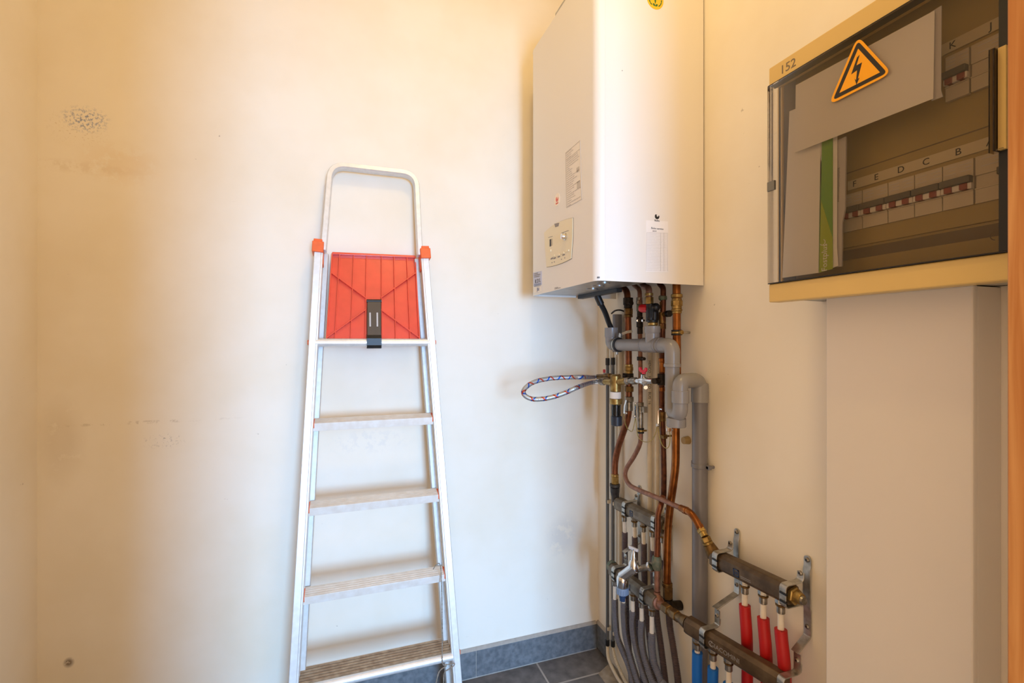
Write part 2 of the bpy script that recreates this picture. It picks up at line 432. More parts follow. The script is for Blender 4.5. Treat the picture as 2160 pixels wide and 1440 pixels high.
# ------------------------------------------------------------------ the room
XL, YF, H = -1.732, -1.354, 2.70            # left wall, inner face of the wall with the doorway, ceiling height
DX0, DX1, DH = -1.112, -0.262, 2.05          # doorway
struct('floor', MB().box((XL-.1, YF-.2, -.1), (.1, .1, 0)), M_floor, smooth=0)
struct('ceiling', MB().box((XL-.1, YF-.2, H), (.1, .1, H+.1)), M_ceil, smooth=0)
struct('wall_back', MB().box((XL-.1, 0, 0), (.1, .1, H)), M_wall_back, smooth=0)
struct('wall_right', MB().box((0, YF-.13, 0), (.1, 0, H)), M_wall_side, smooth=0)
struct('wall_left', MB().box((XL-.1, YF-.13, 0), (XL, 0, H)), M_wall_side, smooth=0)
wf = MB(); wf.box((XL, YF-.13, 0), (DX0-.03, YF, H)); wf.box((DX1+.03, YF-.13, 0), (0, YF, H)); wf.box((DX0-.03, YF-.13, DH+.03), (DX1+.03, YF, H))
struct('wall_front', wf, M_wall_side, smooth=0)
def frame_board(a, b): return MB().box(a, b)
t1 = MB(); t1.box((DX1, YF-.145, 0), (DX1+.03, YF+.012, DH+.03))
for o_ in (0,): t1.box((DX1-.004, YF-.145, 0), (DX1, YF-.022, DH))
struct('trim_1', t1, M_wood, bevel=.0015)
struct('trim_2', MB().box((DX0-.03, YF-.145, 0), (DX0, YF+.012, DH+.03)), M_wood, bevel=.0015)
struct('trim_3', MB().box((DX0, YF-.145, DH), (DX1, YF+.012, DH+.03)), M_wood, bevel=.0015)
# slate skirting along the back wall and its short return at the right wall, with grout joints and a mortar bead on top
sk = MB(); x = -.012
for wd in (.487, .56, .56, .10):
    x0 = max(x - wd, XL + .001); sk.box((x, -.011, .004), (x0 + .002, -.0005, .097)); x = x0
struct('baseboard_back', sk, M_skirt, bevel=.0012)
gb = MB(); gb.box((XL+.001, -.0095, .0), (-.0125, -.0003, .0965))
gb.prism([(XL+.001, -.0003, .0965), (XL+.001, -.0105, .0965), (XL+.001, -.006, .103), (XL+.001, -.0003, .106)], (-.0125 - XL - .001, 0, 0))
struct('trim_4', gb, M_grout)
struct('baseboard_right', MB().box((-.011, -.075, .004), (-.0005, -.0005, .097)), M_skirt, bevel=.0012)
gr = MB(); gr.prism([(-.0003, -.0003, .0975), (-.0105, -.0003, .0975), (-.006, -.0003, .103), (-.0003, -.0003, .106)], (0, -.0745, 0))
struct('trim_5', gr, M_grout)
sc = MB(); sc.prism([(-.004, -.10, .0004), (-.078, -.139, .0004), (-.09, YF+.1, .0004), (-.004, YF+.1, .0004)][::-1], (0, 0, .003))
struct('floor_screed_edge', sc, M_screed, smooth=0)

# ------------------------------------------------------------------ stepladder
LM = .1157
def ly(z): return -.120 + (z - 1.197) * LM       # the ladder's front plane leans towards the wall
UP = Vector((0, LM, 1)).normalized(); OUT = Vector((0, -1, LM)).normalized()   # along the rails / out of the front plane
def lad(px, py):                                 # the point of the ladder's front plane seen at a pixel
    d = FW + RT * ((px - 1080) / FPX) + Vector((0, 0, (720 - py) / FPX))
    n = OUT; p0 = Vector((0, ly(1.197), 1.197)); return CAM + d * ((p0 - CAM).dot(n) / d.dot(n))
def rail_x(side, z):                             # centre line of a front rail
    a, b = (lad(659, 722), lad(617, 1440)) if side < 0 else (lad(912, 722), lad(968, 1440))
    return a.x + (b.x - a.x) * (z - a.z) / (b.z - a.z)
lroot = thing('stepladder', 'folded aluminium stepladder with red platform leaning on the back wall', 'ladder', (-.84, ly(0) + .03, 0))
TOP = 1.485
for sd in (-1, 1):
    a, b = Vector((rail_x(sd, .012), ly(.012), .012)), Vector((rail_x(sd, TOP), ly(TOP), TOP))
    u = (b - a).normalized(); h = (b - a).length / 2
    sx = u.cross(OUT).normalized()
    m = MB(); c = (a + b) / 2 - OUT * .025
    m.obox(c + sx * 0, sx * .0105, OUT * .025, u * h)
    for e in (-1, 1): m.obox(c - sx * e * .0 + OUT * .018 * e - sx * (sd * .012), sx * .0035, OUT * .006, u * h)   # flanges of the rail section
    obj('front_rail', m, M_alu, lroot, bevel=.002)
    f = MB(); f.obox(a - OUT * .025 + Vector((0, 0, -.0)), sx * .014, OUT * .029, u * .012)
    obj('rubber_foot', f, M_black, lroot, bevel=.003)
    # rear leg, folded flat behind the front rail
    m = MB(); a2, b2 = a - OUT * .068 - sx * 0, b - OUT * .062
    a2.x -= sd * .020; b2.x -= sd * .020
    m.obox((a2 + b2) / 2, sx * .009, OUT * .012, (b2 - a2) / 2)
    obj('rear_leg', m, M_alu_d, lroot, bevel=.002)
    # hinge block joining rail and hand rail
    m = MB(); c = b - OUT * .022
    m.obox(c + UP * .004, sx * .0165, OUT * .028, u * .017); m.obox(c + UP * .024, sx * .0125, OUT * .022, u * .006)
    m.prism([c + OUT * .012 - u * .012 - sx * sd * .012, c + OUT * .012 - u * .046 - sx * sd * .014, c - OUT * .012 - u * .052 - sx * sd * .014, c - OUT * .028 - u * .012 - sx * sd * .012], -sx * sd * .004)
    obj('hinge_block', m, M_orange, lroot, bevel=.002)
    for zz in (1.197, .239):                     # coloured rivet caps on the outer side
        p = Vector((rail_x(sd, zz) + sd * .0105, ly(zz) + .022, zz))
        obj('rivet_cap', MB().rod(p, p + Vector((sd * .0045, 0, 0)), .008, 14, .001), M_orange, lroot)
# hand rail hoop: flat tube bent round
hl, hr = lad(682, 505), lad(887, 517); tl, tr = lad(697, 351), lad(879, 364)
zt = (tl.z + tr.z) / 2 + .008
hp = [Vector((hl.x, ly(hl.z - .03), hl.z - .03)), Vector((tl.x + .000, ly(zt), zt)), Vector((tr.x, ly(zt), zt)), Vector((hr.x, ly(hr.z - .03), hr.z - .03))]
hp = [p - OUT * .022 for p in fillet(hp, .048, 8)]
m = MB(); n = len(hp); vs = []
for i in range(n):
    t = (hp[min(i+1, n-1)] - hp[max(i-1, 0)]).normalized(); s_ = t.cross(OUT).normalized()
    for a_, b_ in ((-1, -.7), (-.7, -1), (.7, -1), (1, -.7), (1, .7), (.7, 1), (-.7, 1), (-1, .7)):
        vs.append(hp[i] + s_ * a_ * .0088 + OUT * b_ * .017)
m.add(vs, [(8*i + k, 8*i + (k+1) % 8, 8*i + 8 + (k+1) % 8, 8*i + 8 + k) for i in range(n-1) for k in range(8)] + [tuple(range(8))[::-1], tuple(8*(n-1) + k for k in range(8))])
obj('hand_rail', m, M_alu, lroot)
# treads
for k in range(1, 5):
    z = 1.197 - .2394 * k; y = ly(z); x0, x1 = rail_x(-1, z) + .012, rail_x(1, z) - .012
    tl_ = math.radians(11); bk = Vector((0, math.cos(tl_), math.sin(tl_))); nn = Vector((0, -math.sin(tl_), math.cos(tl_)))
    o = Vector(((x0 + x1) / 2, y + .008, z)); hx = Vector(((x1 - x0) / 2, 0, 0))
    m = MB()
    if k < 4:
        m.obox(o + bk * .020, hx, bk * .022, nn * .002)
        m.obox(o - nn * .011 + bk * .000, hx, bk * .0022, nn * .011)
        for q_ in range(4): m.obox(o + bk * (.006 + q_ * .009) + nn * .0020, hx, bk * .0018, nn * .0004)
        tr_ = obj('tread', m, M_tread, lroot, bevel=.0008)
    else:                                        # the lowest visible tread: round nosing and dirty ribs
        m.rod(o - hx, o + hx, .0115, 18); m.obox(o + bk * .034 + nn * .006, hx, bk * .034, nn * .002)
        tr_ = obj('tread', m, M_alu, lroot)
        rb = MB()
        for q_ in range(6): rb.obox(o + bk * (.012 + q_ * .0095) + nn * .0095, hx * .998, bk * .0032, nn * .0016)
        obj('ribbed_top', rb, M_rung_d, tr_, label='dirty brown ribbed top')
    for sd in (-1, 1):
        c = o + hx * sd + bk * .016 - nn * .004
        obj('tread_end_cap', MB().obox(c - Vector((sd * .002, 0, 0)), (.0035, 0, 0), bk * .020, nn * .0085), M_orange, lroot, bevel=.001)
# platform front bar, platform tray folded up, latch
z = 1.197; x0, x1 = rail_x(-1, z) + .008, rail_x(1, z) - .008; y = ly(z) + .012
obj('platform_bar', MB().rod((x0, y, z), (x1, y, z), .0125, 20), M_alu, lroot)
obj('platform_bar_edge', MB().obox(((x0+x1)/2, y + .018, z + .010), ((x1-x0)/2, 0, 0), (0, .012, 0), (0, 0, .0025)), M_orange, lroot)
PY = -.112
tray_pl = Vector((0, -.100, 1.20)); tu = Vector((0, .075, .27)).normalized(); tn = Vector((0, -tu.z, tu.y))
def tp(px, py):
    d = FW + RT * ((px - 1080) / FPX) + Vector((0, 0, (720 - py) / FPX)); return CAM + d * ((tray_pl - CAM).dot(tn) / d.dot(tn))
tray = MB(); cr = [tp(701, 536), tp(875, 543), tp(884, 717), tp(689, 717)]
tray.prism(cr[::-1], -tn * .006)
pl = obj('platform', tray, M_red_tray, lroot, smooth=0, bevel=.001)
rbs = MB()
def rib(a, b, wd, hg): 
    a, b = tp(*a), tp(*b); t = (b - a).normalized(); s_ = t.cross(tn).normalized()
    rbs.obox((a + b) / 2 + tn * hg / 2, (b - a) / 2, s_ * wd, tn * hg / 2)
for f_ in (.09, .26, .415, .595, .745, .90): rib((701 + 174 * f_, 537 + 7 * f_), (689 + 195 * f_, 716), .0013, .011)
for a, b in (((698, 577), (771, 630)), ((689, 714), (771, 655)), ((876, 578), (803, 630)), ((884, 714), (803, 655))): rib(a, b, .0016, .012)
rib((701, 537), (875, 544), .0035, .013); rib((701, 537), (689, 716), .0018, .012); rib((875, 544), (884, 716), .0018, .012)
obj('stiffening_ribs', rbs, M_red_tray, pl, smooth=0, bevel=.0005)
lk = MB(); q0 = [tp(774, 640), tp(803, 640), tp(803, 718), tp(774, 718)]
lk.prism([p + tn * .012 for p in q0[::-1]], tn * .006)
cb = (x0 + x1) / 2
lt = obj('latch', lk, M_latch, lroot, bevel=.0015)
lw = (q0[1].x - q0[0].x) / 2; lcx = (q0[2].x + q0[3].x) / 2
hk = MB(); hk.strip([(lcx, y - .006, z + .022), (lcx, y - .016, z + .012), (lcx, y - .0165, z - .008), (lcx, y - .010, z - .016), (lcx, y + .004, z - .017)], (lw * 2.05, 0, 0), .004)
obj('latch_hook', hk, M_black, lt)
sl = MB()
for f_ in (780, 795):
    a, b = tp(f_, 663), tp(f_ + .3, 692); sl.obox((a + b) / 2 + tn * .0183, (.0022, 0, 0), tn * .0006, (b - a) / 2)
obj('latch_slot', sl, M_paper2, lt, smooth=0)
obj('latch_pivot', MB().rod(tp(773, 638) + tn * .014, tp(804, 638) + tn * .014, .0055, 12), M_black, lt)
# a dusty string hanging down the ladder onto its lowest tread
s0 = lad(934, 1190) - OUT * .01
pts = [lad(913, 1199) + OUT * .006, lad(920, 1187) + OUT * .010, lad(928, 1192) + OUT * .008, lad(930, 1240) + OUT * .012, lad(931.5, 1320) + OUT * .012, lad(932, 1391) + OUT * .010, lad(940, 1396) + OUT * .014, lad(957, 1394) + OUT * .014, lad(950, 1402) + OUT * .016, lad(935, 1410) + OUT * .02, lad(933, 1430) + OUT * .02, lad(931, 1455) + OUT * .018]
sp_ = resample(spline(pts, 10), .0022)
m = MB().tube(sp_, [.0011 + .0010 * random.random() for _ in sp_], 6)
pt2 = [lad(940, 1398) + OUT * .015, lad(925, 1408) + OUT * .018, lad(919, 1425) + OUT * .02, lad(914, 1450) + OUT * .02]
sp2 = resample(spline(pt2, 10), .0022); m.tube(sp2, [.0012 + .0010 * random.random() for _ in sp2], 6)
tag(obj('string', m, M_dust), 'thin dusty string hanging down beside the right rail of the stepladder', 'string')

# ------------------------------------------------------------------ wall-hung boiler
BX, BY0, BY1, BZ0, BZ1 = -.3385, -.588, -.137, 1.355, 2.186
bo = thing('wall_boiler', 'white wall-hung gas boiler with cream control panel above the copper pipes', 'boiler', (-.17, -.36, BZ0))
def arc(cx, cy, r, a0, a1, n=7): return [(cx + r * math.cos(math.radians(a0 + (a1-a0)*i/n)), cy + r * math.sin(math.radians(a0 + (a1-a0)*i/n))) for i in range(n+1)]
r_ = .024
out = [(-.3135, BY0)] + arc(BX + r_, BY0 + r_, r_, 270, 180) + arc(BX + r_, BY1 - r_, r_, 180, 90) + [(-.3135, BY1)]
inn = [(-.3135, BY1 - .003)] + arc(BX + r_, BY1 - r_, r_ - .003, 90, 180) + arc(BX + r_, BY0 + r_, r_ - .003, 180, 270) + [(-.3135, BY0 + .003)]
m = MB(); m.prism([(x, y, BZ0) for x, y in (out + inn)], (0, 0, BZ1 - BZ0))
fcv = obj('front_cover', m, M_enamel, bo, smooth=30)
m = MB(); m.box((-.3128, BY0 + .001, BZ0), (-.004, BY0 + .003, BZ1)); m.box((-.3128, BY1 - .003, BZ0), (-.004, BY1 - .001, BZ1))
m.box((-.335, BY0 + .006, BZ1 - .004), (-.012, BY1 - .006, BZ1 - .001)); m.box((-.014, BY0 + .003, BZ0 + .02), (-.012, BY1 - .003, BZ1 - .004))
obj('side_casing', m, M_enamel, bo, smooth=0)
obj('top_flange', MB().box((-.336, -.57, BZ1 - .0005), (-.322, -.33, BZ1 + .012)), M_galv, bo, bevel=.001)
m = MB(); m.box((-.333, BY0 + .004, BZ0 + .006), (-.165, BY1 - .004, BZ0 + .010))
for y_ in (-.50, -.44, -.36): m.lathe((-.25 + (y_ + .44) * .3, y_, BZ0 + .003), (0, 0, 1), [(0, .018), (.004, .018)], 20)
obj('bottom_plate', m, M_galv, bo)
obj('dark_cavity_plate', MB().box((-.165, BY0 + .004, BZ0 + .07), (-.0145, BY1 - .004, BZ0 + .075)), M_dark, bo, smooth=0)  # dark sheet standing in for the shade inside the open rear cavity
obj('bottom_rail', MB().box((-.170, BY1 - .02, BZ0 - .006), (-.150, BY0 + .18, BZ0 + .006)), M_black, bo, bevel=.001)
obj('mounting_rail', MB().box((-.012, BY0 + .03, BZ1 - .09), (-.0003, BY1 - .03, BZ1 - .03)), M_galv, bo)
obj('mounting_spacer', MB().box((-.012, BY0 + .03, BZ0 + .06), (-.0003, BY1 - .03, BZ0 + .09)), M_galv, bo)
# control panel on the front cover
FXB = BX
def fpx(pts): return [at(a, b, X=FXB) for a, b in pts]
def lerp2(a, b, t): return (a[0] + (b[0]-a[0])*t, a[1] + (b[1]-a[1])*t)
def qb(a, c, b, n=8): return [((1-t)**2*a[0] + 2*t*(1-t)*c[0] + t*t*b[0], (1-t)**2*a[1] + 2*t*(1-t)*c[1] + t*t*b[1]) for t in [i/n for i in range(n+1)]]
shape = qb((1149, 491), (1172, 466), (1209, 459.5)) + qb((1209, 460), (1210, 500), (1206, 545), 4)[1:] + qb((1206, 545), (1180, 560), (1154, 563))[1:] + [(1151.5, 530)]
cx_, cy_ = 1180, 512
big = [(cx_ + (a - cx_) * 1.02, cy_ + (b - cy_) * 1.014) for a, b in shape]
m = MB(); m.prism(fpx(big), XN * .0008); pan = obj('panel_outline', m, M_line, bo, smooth=0)
m = MB(); m.prism(fpx(shape), XN * .0022); pan = obj('control_panel', m, M_panel, bo, smooth=0, label='cream control panel')
def on(mbs, pts, h0, h1): return mbs.prism([p + XN * h0 for p in fpx(pts)], XN * (h1 - h0))
m = on(MB(), [(1171, 472), (1181, 470), (1179.5, 477), (1173, 479)], .0022, .003); obj('finger_notch', m, M_inkg, pan, smooth=0)
m = on(MB(), [(1161, 505), (1164, 504), (1164, 519), (1161, 520)], .0022, .0028); obj('display', m, M_ink, pan, smooth=0)
m = MB()
for i in range(5): on(m, [(1164.6, 504.5 + i*3), (1167, 504 + i*3), (1167, 505.2 + i*3), (1164.6, 505.7 + i*3)], .0022, .0026)
obj('display_scale', m, M_inkg, pan, smooth=0)
m = on(MB(), [(1158, 500.5), (1167, 498), (1167, 499), (1158, 501.5)], .0022, .0025); obj('display_caption', m, M_inkg, pan, smooth=0)
m = on(MB(), [(1186, 491), (1201, 485.5), (1201, 486.6), (1186, 492.1)], .0022, .0025); obj('knob_caption', m, M_inkg, pan, smooth=0)
m = MB()
for x0_, y0_ in ((1163, 545), (1169, 544), (1178, 541), (1188, 537)): on(m, [(x0_, y0_), (x0_ + 5, y0_ - 2), (x0_ + 5, y0_ + .8), (x0_, y0_ + 2.6)], .0022, .0026)
for x0_, y0_ in ((1165, 553), (1170, 551.5), (1185, 546), (1192, 543)): on(m, [(x0_, y0_), (x0_ + 1.5, y0_ - .5), (x0_ + 1.5, y0_ + 1.6), (x0_, y0_ + 2)], .0022, .0026)
obj('button_caption', m, M_inkg, pan, smooth=0)
p = at(1194.5, 499, X=FXB); obj('knob', MB().lathe(p + XN * .002, XN, [(0, .0105), (.004, .0105), (.006, .0085), (.013, .0075), (.014, .006)], 22), M_chrome, pan, label='shiny round knob')
p = at(1163, 528.5, X=FXB); obj('button', MB().lathe(p + XN * .002, XN, [(0, .0045), (.002, .004)], 14), M_panel, pan)
m = MB()
for x0_, y0_ in ((1165, 540), (1175, 537.5), (1185, 533.5), (1195, 529)): on(m, [(x0_, y0_), (x0_ + 7, y0_ - 3), (x0_ + 7, y0_ + 1), (x0_, y0_ + 3.5)], .0022, .0042)
obj('button_row', m, M_panel, pan, smooth=0, bevel=.0005)
# data plate printed with a frame and rows of small type
def ruled(parent, quad, rows, X=None, Y=None, m_line=None, h=.0004, seed=1, wfrac=(.25, .95), lw=.28, x0=.06, blocks=(), sg=(.05, .16)):
    rnd = random.Random(seed); mm = MB(); n = XN if X is not None else Vector((0, -1, 0))
    Q = [at(a, b, X=X) if Y is None else at(a, b, Y=Y) for a, b in quad]      # tl, tr, br, bl
    def uv(u, v): return (Q[0] * (1-u) + Q[1] * u) * (1-v) + (Q[3] * (1-u) + Q[2] * u) * v
    def rect(u0, v0, u1, v1): mm.prism([uv(u0, v0) + n * h, uv(u1, v0) + n * h, uv(u1, v1) + n * h, uv(u0, v1) + n * h], n * .0002)
    for i in range(rows):
        v = (i + .5) / rows; u = x0; end = rnd.uniform(*wfrac)
        while u < end:
            wv_ = rnd.uniform(*sg); rect(u, v - lw/rows/2, min(u + wv_, end), v + lw/rows/2); u += wv_ + .025
    for bk_ in blocks: rect(*bk_)
    return mm
frame_ = ((0,0,1,.006), (0,.994,1,1), (0,0,.02,1), (.98,0,1,1), (.02,.14,.98,.146))
dpq = [(1193, 322.5), (1224, 295.5), (1227.5, 420), (1195, 438.5)]
m = MB(); m.prism([at(a, b, X=FXB) for a, b in dpq], XN * .0004); dp = obj('data_plate', m, mat('data_plate_white', 'EDE5DB', .45), bo, smooth=0)
obj('data_plate_print', ruled(dp, dpq, 26, X=FXB - .0004, m_line=None, seed=4, blocks=frame_ + ((.72, .42, .9, .5), (.72, .66, .92, .78))), M_inkl, dp, smooth=0)
# maker's round emblem on the front
p = at(1175.5, 421, X=FXB); obj('emblem', MB().lathe(p, XN, [(0, .019), (.0006, .019)], 24), mat('emblem_white', 'F6EAD8', .4), bo, smooth=0)
em = MB()
def crescent(c, r, xa, ya, n, mb_, th=.0004):
    xa, ya = xa * .93 - ya * .37, ya * .93 + xa * .37; pts = []
    for i in range(15): a = math.radians(150 + 250 * i / 14); pts.append(c + xa * r * math.cos(a) + ya * r * math.sin(a))
    for i in range(15): a = math.radians(40 - 250 * i / 14); pts.append(c + xa * r * (.38 * math.cos(a) + .05) + ya * r * (.38 * math.sin(a) + .34))
    mb_.prism(pts, n * th)
crescent(p + XN * .0006 + ZP * .002, .0085, RD, ZP, XN, em); obj('emblem_mark', em, mat('emblem_red', 'D8553F', .4), bo, smooth=0)
text('emblem_name', 'Bulex', .008, p + XN * .0008 - ZP * .0105, RD, ZP, mat('emblem_red', 'D8553F'), bo)
# installer's sticker low on the front
stq = [(1124.5, 575), (1143, 571), (1143, 614), (1126, 617.5)]
m = MB(); m.prism([at(a, b, X=FXB) for a, b in stq], XN * .0004); st = obj('installer_sticker', m, M_lilac, bo, smooth=0, label='pale blue sticker')
m = MB(); m.prism([at(a, b, X=FXB - .0004) for a, b in [(1125.3, 604), (1143, 600.5), (1143, 614), (1126, 617.5)]], XN * .0002); obj('sticker_white_field', m, M_paper, st, smooth=0)
p = at(1134.3, 592.5, X=FXB - .0006); text('sticker_lettering', 'K D L', .0185, p, RD, ZP, M_ink, st)
p = at(1135, 610, X=FXB - .0007); text('sticker_handwriting', 'Jlld', .016, p, RD, ZP, M_inkb, st)
obj('sticker_small_print', ruled(st, [(1125.5, 576), (1142, 572.5), (1142, 583), (1126, 586)], 3, X=FXB - .0004, seed=9, lw=.5), M_inkg, st, smooth=0)
obj('sticker_stripes', ruled(st, [(1126, 599), (1142, 596), (1142, 603), (1126, 606)], 3, X=FXB - .0004, seed=9, wfrac=(.95, .95), lw=.4), M_inkb, st, smooth=0)
obj('front_small_print', ruled(bo, [(1169, 606.5), (1189, 601), (1189, 606), (1169, 611)], 2, X=FXB, seed=3, lw=.5), M_inkg, bo, smooth=0)
# service sheet and emblem on the side casing, eco sticker at the top
YS = BY0 + .001
svq = [(1363, 464.5), (1409, 467), (1409.5, 574), (1361.5, 573)]
m = MB(); plate(m, svq, None, .0004, Y=YS); sv = obj('service_sheet', m, mat('sheet_white', 'EDE8E4', .5), bo, smooth=0)
obj('sheet_rows', ruled(sv, [(1364, 490), (1408, 491), (1408.5, 572), (1362.5, 571)], 25, Y=YS - .0004, seed=5, wfrac=(.96, .97), lw=.13, x0=.03, sg=(.12, .6), blocks=((.0, 0, 1, .004), (.0, 0, .008, 1), (.99, 0, 1, 1), (.66, 0, .668, 1), (.82, 0, .828, 1))), M_inkl, sv, smooth=0)
XA = Vector((1, 0, 0))
text('sheet_heading', 'Bulex service', .0072, at(1386.5, 482, Y=YS - .0004), XA, ZP, M_ink, sv)
obj('sheet_small_print', ruled(sv, [(1375, 485.5), (1398, 486), (1398, 489.5), (1375, 489)], 1, Y=YS - .0004, seed=8, lw=.5), M_inkg, sv, smooth=0)
em = MB(); crescent(at(1386, 456.5, Y=YS), .0072, XA, ZP, Vector((0, -1, 0)), em); obj('side_emblem', em, M_ink, bo, smooth=0)
text('side_emblem_name', 'Bulex', .0072, at(1386, 465.3, Y=YS - .0004), XA, ZP, M_ink, bo)
c = at(1382, -1, Y=YS); N_ = Vector((0, -1, 0)); rr = .0262
eco = obj('eco_sticker', MB().lathe(c, N_, [(0, rr), (.0005, rr)], 36), M_gold, bo, smooth=0, label='round yellow sticker with green leaves')
lf = MB()
def leaf(c0, ang, L, wd):
    d_ = XA * math.cos(ang) + ZP * math.sin(ang); s_ = XA * -math.sin(ang) + ZP * math.cos(ang)
    pts = [c0 + d_ * L * t + s_ * wd * math.sin(math.pi * t) for t in [i/8 for i in range(9)]] + [c0 + d_ * L * t - s_ * wd * math.sin(math.pi * t) for t in [i/8 for i in range(7, 0, -1)]]
    lf.prism([p + N_ * .0005 for p in pts], N_ * .0003)
c1 = c - ZP * .018
leaf(c1 + ZP * .006, math.pi/2, .020, .0026); leaf(c1, math.radians(38), .010, .003); leaf(c1, math.radians(142), .010, .003)
for sgn in (-1, 1):
    for i in range(3):
        a = math.radians(-90 + sgn * (28 + 22 * i)); leaf(c + (XA * math.cos(a) + ZP * math.sin(a)) * .0195, a + sgn * math.radians(100), .010, .0017)
obj('leaf_print', lf, M_gdark, eco, smooth=0)
obj('panel_screw', MB().lathe(at(1312.5, 149, Y=YS), N_, [(0, .0012), (.001, .001)], 8), M_inkg, bo)

# ------------------------------------------------------------------ electrical panel, trunking
EX, EY1, EY0, EZ0, EZ1 = -.14, -.925, -1.30, 1.278, 1.745
ep = thing('electrical_panel', 'beige distribution box with tinted clear door on the right wall', 'electrical panel', (-.07, -1.11, EZ0))
m = MB(); m.box((-.118, EY0, EZ0 + .006), (-.0003, EY1 - .004, EZ0 + .010)); m.box((-.118, EY0, EZ1 - .010), (-.0003, EY1 - .004, EZ1 - .006))
m.box((-.118, EY1 - .008, EZ0 + .006), (-.0003, EY1 - .004, EZ1 - .006)); m.box((-.118, EY0, EZ0 + .006), (-.0003, EY0 + .004, EZ1 - .006)); m.box((-.01, EY0, EZ0 + .006), (-.0003, EY1 - .004, EZ1 - .006))
obj('back_box', m, M_boxg, ep, smooth=0, label='grey back box')
BH = .036
m = MB(); m.box((EX, EY0, EZ0), (-.112, EY1, EZ0 + BH)); m.box((EX, EY0, EZ1 - BH), (-.112, EY1, EZ1))
m.box((-.125, EY0, EZ0 + BH), (-.112, EY0 + .012, EZ1 - BH)); m.box((-.118, EY1 - .012, EZ0 + BH), (-.112, EY1, EZ1 - BH))
obj('bezel', m, M_box, ep, smooth=0, bevel=.002)
IX = -.082
m = MB(); m.box((IX, EY0 + .012, EZ0 + .012), (IX + .004, EY1 - .012, EZ1 - .012))
ic = obj('inner_cover', m, M_inner, ep, smooth=0)
# raised/recessed bands of the inner cover
def zin(px, py): return at(px, py, X=IX).z
def band(mb_, za, zb, h, y0=EY0 + .016, y1=EY1 - .016): mb_.box((IX - h, y0, za), (IX + .001, y1, zb)); return mb_
zb1, zb2 = zin(2100, 468), zin(2100, 492)
obj('lower_rib', band(MB(), zb1 + .002, zb2 + .048, .004), M_inner, ic, smooth=0, bevel=.001)
obj('lower_groove', band(MB(), zb2 - .004, zb1 - .002, .0006), M_innerd, ic, smooth=0)
for (px, py) in ((1960, 309),): band_z = zin(px, py)
obj('cover_seam', band(MB(), band_z, band_z + .0016, .0006), M_innerd, ic, smooth=0)
# door: clear tinted shell with a returned edge and a latch
GX = EX - .004; GY1, GY0 = EY1 - .0005, EY0 + .004; GZ0, GZ1 = EZ0 + BH + .002, EZ1 - BH - .002
m = MB(); m.box((GX, GY0, GZ0), (GX + .003, GY1, GZ1))
dr = obj('door', m, M_glass, ep, smooth=0, label='tinted clear plastic door')
m = MB(); m.box((GX + .003, GY1 - .003, GZ0), (GX + .014, GY1, GZ1)); obj('door_return_edge', m, M_glass, dr, smooth=0)
m = MB(); m.box((GX + .0005, GY0, GZ0 - .0018), (GX + .02, GY1, GZ0 - .0002)); m.box((GX + .0005, GY0, GZ1 + .0002), (GX + .02, GY1, GZ1 + .0018))
yg = at(2107, 450, X=GX).y
m.box((GX - .0004, yg - .012, GZ0), (GX + .001, yg, GZ1))
obj('door_seal', m, M_black, dr, smooth=0)
yl0, yl1, zl0, zl1 = at(2128, 300, X=GX).y, at(2097, 300, X=GX).y, at(2106, 323, X=GX).z, at(2110, 104, X=GX).z
m = MB(); m.box((GX - .012, yl1 - .006, zl0), (GX - .0005, yl1, zl1)); m.box((GX - .012, yl1 - .006, zl0), (GX - .010, yl0, zl0 + .002)); 
lt_ = obj('door_latch', m, M_glass, dr, smooth=0)
obj('latch_grip', MB().box((GX - .0125, yl1 - .0058, zl0 + .001), (GX - .0005, yl1 - .0044, zl1 - .001)), M_dark, dr, smooth=0)
obj('latch_plate', MB().box((GX - .006, yl0, zl0 + .002), (GX - .0006, yl1 - .0065, zl1)), M_box, dr, smooth=0)
m = MB(); zc_ = at(1626, 392, X=GX).z; m.box((GX - .0006, GY1 - .016, zc_ - .009), (GX + .004, GY1 + .0004, zc_ + .009)); obj('hinge_notch', m, mat('smoked_hinge', '6E6A60', .3), dr, smooth=0)
text('maker_mark', '152', .0235, at(1662, 140.5, X=EX) + XN * .0002, RD, ZP, M_line, ep)
# warning triangle, standing for live parts
def tri(pts, r, h, th, X=GX):
    P3 = [at(a, b, X=X) for a, b in pts]; P3 = P3 + [P3[0], P3[1]]; f = []
    for i in range(3):
        a, b, c = P3[i], P3[i+1], P3[i+2]; p0 = b + (a - b).normalized() * r; p2 = b + (c - b).normalized() * r
        f += [p0*(1-t)**2 + b*2*t*(1-t) + p2*t*t for t in [k/5 for k in range(6)]]
    return MB().prism([p + XN * h for p in f], XN * th)
T = [(1810, 76), (1882, 154), (1748, 222)]
cxT = sum(a for a, b in T) / 3; cyT = sum(b for a, b in T) / 3
def shr(k): return [(cxT + (a - cxT) * k, cyT + (b - cyT) * k) for a, b in T]
ws = obj('warning_triangle', tri(T, .016, 0, .0008), M_yel, dr, smooth=0, label='yellow triangular high-voltage warning sticker')
obj('triangle_border', tri(shr(.86), .008, .0008, .0002), M_ink, ws, smooth=0)
obj('triangle_field', tri(shr(.64), .0006, .0010, .0002), M_yel, ws, smooth=0)
bolt = [(1813, 115), (1803.5, 141), (1808.5, 139), (1798, 157), (1801, 158)]
B_ = [(1813.5, 115.5), (1808, 121), (1795.5, 157), (1808, 148), (1806, 169), (1803, 166), (1806.5, 178.5), (1813, 164), (1809.5, 166), (1818.5, 131.5), (1806.5, 138)]
m = MB(); m.prism([at(a, b, X=GX - .0012) for a, b in B_], XN * .0002); obj('lightning_bolt', m, M_ink, ws, smooth=0)
